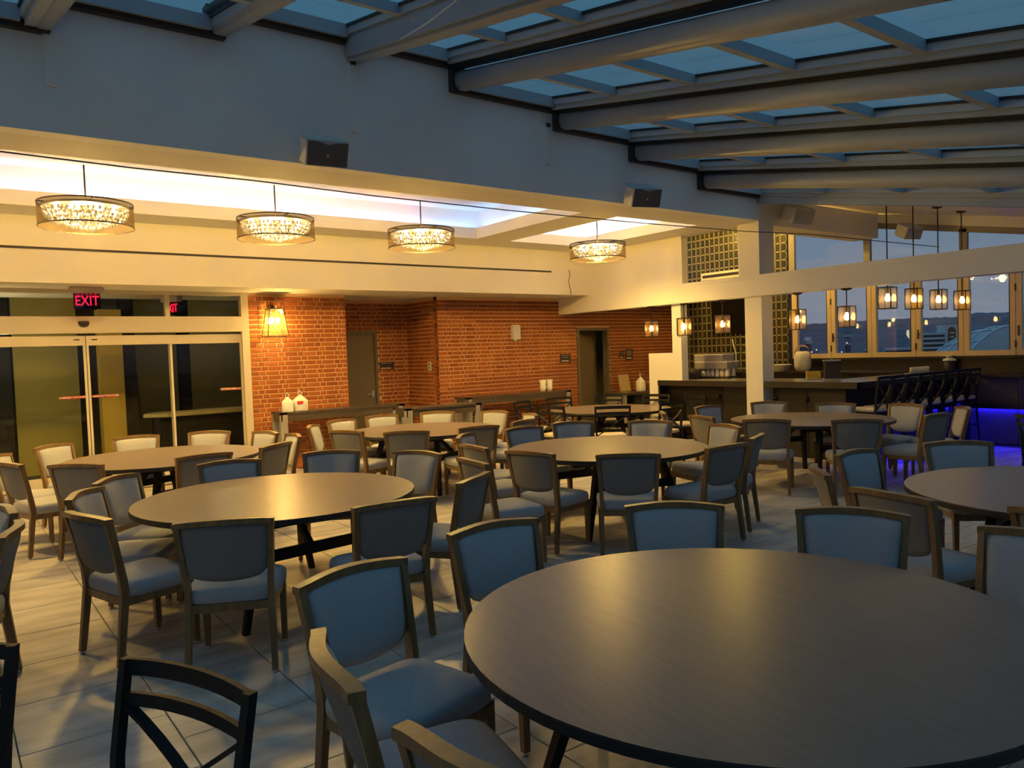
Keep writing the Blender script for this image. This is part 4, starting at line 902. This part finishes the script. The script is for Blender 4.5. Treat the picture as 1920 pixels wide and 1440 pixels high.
# ------------------------------------------------------------------ outdoors
GZ = -60
struct('ground_outside', bx(30, 5000, -5200, 4200, GZ-1, GZ), 'city_ground', 'dark town ground far below the windows', 'ground')
sky = [(1300, 606), (1480, 610), (1540, 606), (1590, 602), (1650, 600), (1708, 597), (1797, 594), (1830, 587), (1893, 585), (2000, 589), (2150, 600), (2400, 603)]
def skyl(px):
    for (a, ya), (b, yb_) in zip(sky[:-1], sky[1:]):
        if a <= px <= b: return ya+(yb_-ya)*(px-a)/(b-a)
    return 606
rings = []; rn = random.Random(5); pxs = list(range(1300, 2401, 8))
nz = [rn.uniform(-1.2, 1.2) for _ in pxs]
for fr, dist in ((0, 900), (.25, 1300), (.5, 1800), (.75, 2200), (1, 2600), (.9, 3000)):
    row = []
    for i, px in enumerate(pxs):
        t_ = EYE+ray(px, skyl(px)+nz[i]*.7)*2600; d0 = ray(px, 640); g = EYE+d0*dist
        row.append((g.x, g.y, GZ+(t_.z-GZ)*fr**1.15+rn.uniform(-3, 3)*(fr < .95)))
    rings.append(row)
hl = MB(); hl.loft(rings, False, True, False); struct('hills', hl, 'hill', 'dark wooded ridge on the horizon beyond the windows', 'hill')
def far(px, py, D): return EYE+ray(px, py)*D
a = far(1692, 640, 520); b = far(1772, 640, 520); dv = (b-a); dv.z = 0; L = dv.length; ang = math.atan2(dv.y, dv.x)
pg = empty('parking_garage', (a.x, a.y, GZ), ang, 'grey open-sided parking garage with arched stair tower far outside', 'building')
zt_ = far(1730, 624, 520).z-GZ
for i in range(9):
    z = zt_-i*3.2-1.6; obj('deck', bx(-5 if i > 2 else L*.45, L, 0, 14, z, z+1.5), 'concrete', pg)
    obj('dark_bay', bx(-4.5 if i > 2 else L*.45+.5, L-.5, .8, 13.5, z-1.7, z), 'dark_void', pg)
tw = far(1780, 612, 520).z-GZ
obj('tower', bx(L, L+8, -1, 10, 0, tw+1), 'concrete', pg)
ar = [(L+1.4, tw-18), (L+1.4, tw-3)]+[(L+4+2.6*math.cos(PI-q*PI/8), tw-3+2.6*math.sin(q*PI/8)) for q in range(1, 8)]+[(L+6.6, tw-3), (L+6.6, tw-18)]
obj('arched_window', MB().prism(ar, -1.3, -.9), 'dark_void', pg)
for i in range(5): obj('window_light', bx(L+2.6, L+5.4, -1.45, -1.32, tw-16+i*2.8, tw-15.2+i*2.8), 'concrete', pg)
c0 = far(1800, 664, 430); c1 = far(1975, 640, 430); dv = c1-c0; dv.z = 0; L = dv.length; ang = math.atan2(dv.y, dv.x)
an = empty('arena_roof', (c0.x, c0.y, GZ), ang, 'ribbed pale arched arena roof rising outside the windows', 'building')
z0_ = c0.z-GZ-6; zz = far(1880, 612, 430).z-GZ
rr = []
for i in range(13):
    u = i/12; rr.append([(L*u, y, z0_+(zz-z0_)*math.sin(PI*min(1, u*.9+.06))*(1-.35*(y/40)**2)) for y in (-4, 8, 20, 32)])
mb = MB(); mb.loft(rr, False, True, False); obj('shell', mb, 'arena_skin', an)
for j in range(4): obj('rib', MB().tube([(p[j][0], p[j][1], p[j][2]+.4) for p in rr], .55, 5), 'arena_rib', an)
for i in range(0, 13, 2): obj('purlin', MB().tube([(p[0], p[1], p[2]+.4) for p in rr[i]], .4, 5), 'arena_rib', an)
obj('end_wall', MB().loft([[(p[0][0], -4, 0), (p[0][0], -4, p[0][2])] for p in rr], False, False, False), 'concrete', an)
hs = [(1515, 640, 1100, 'white gabled church-like house on the dark hillside, by the tile wall'), (1589, 627, 1500, 'small pale house halfway up the dark hillside'), (1505, 646, 900, 'low pale house below the gabled hillside house'), (1590, 642, 950, 'tiny pale house low on dark hillside'), (1628, 653, 700, 'long lit low building at foot of hill')]
for px, py, D, lab in hs:
    c = far(px, py, D); s_ = D*.0035; o = empty('house', (c.x, c.y, c.z-s_), rn.uniform(0, 1), lab, 'house', 'far houses on the hillside')
    obj('walls', bx(-s_*1.4, s_*1.4, -s_, s_, 0, s_*1.1), 'house_wall', o); obj('roof', MB().prism([(-s_*1.6, s_*1.1), (s_*1.6, s_*1.1), (0, s_*2.6)], -s_*1.1, s_*1.1), 'house_wall' if 'church' in lab else 'house_roof', o)
    obj('pillar', bx(-s_, s_, -s_*.9, s_*.9, -s_*30, 0), 'hill', o)
for px, py, wh in ((1531, 656, 'behind the white lantern'), (1522, 660, 'just above the window frame by the lantern'), (1578, 660, 'low in the second folding window'), (1588, 643, 'high in the second folding window'), (1765, 649, 'in front of the arched tower'), (1746, 632, 'on the parking garage roof')):
    c = far(px, py, 700); o = empty('street_light', (c.x, c.y, c.z), 0, 'tiny bright street light outside, %s' % wh, 'street light', 'far street lights'); obj('lamp_head', MB().lathe([(.1, -.35), (.4, 0), (.1, .35)], 6), 'street_light', o); obj('pole', MB().tube([(0, 0, -12), (0, 0, -.3)], .12, 4), 'dark_void', o)
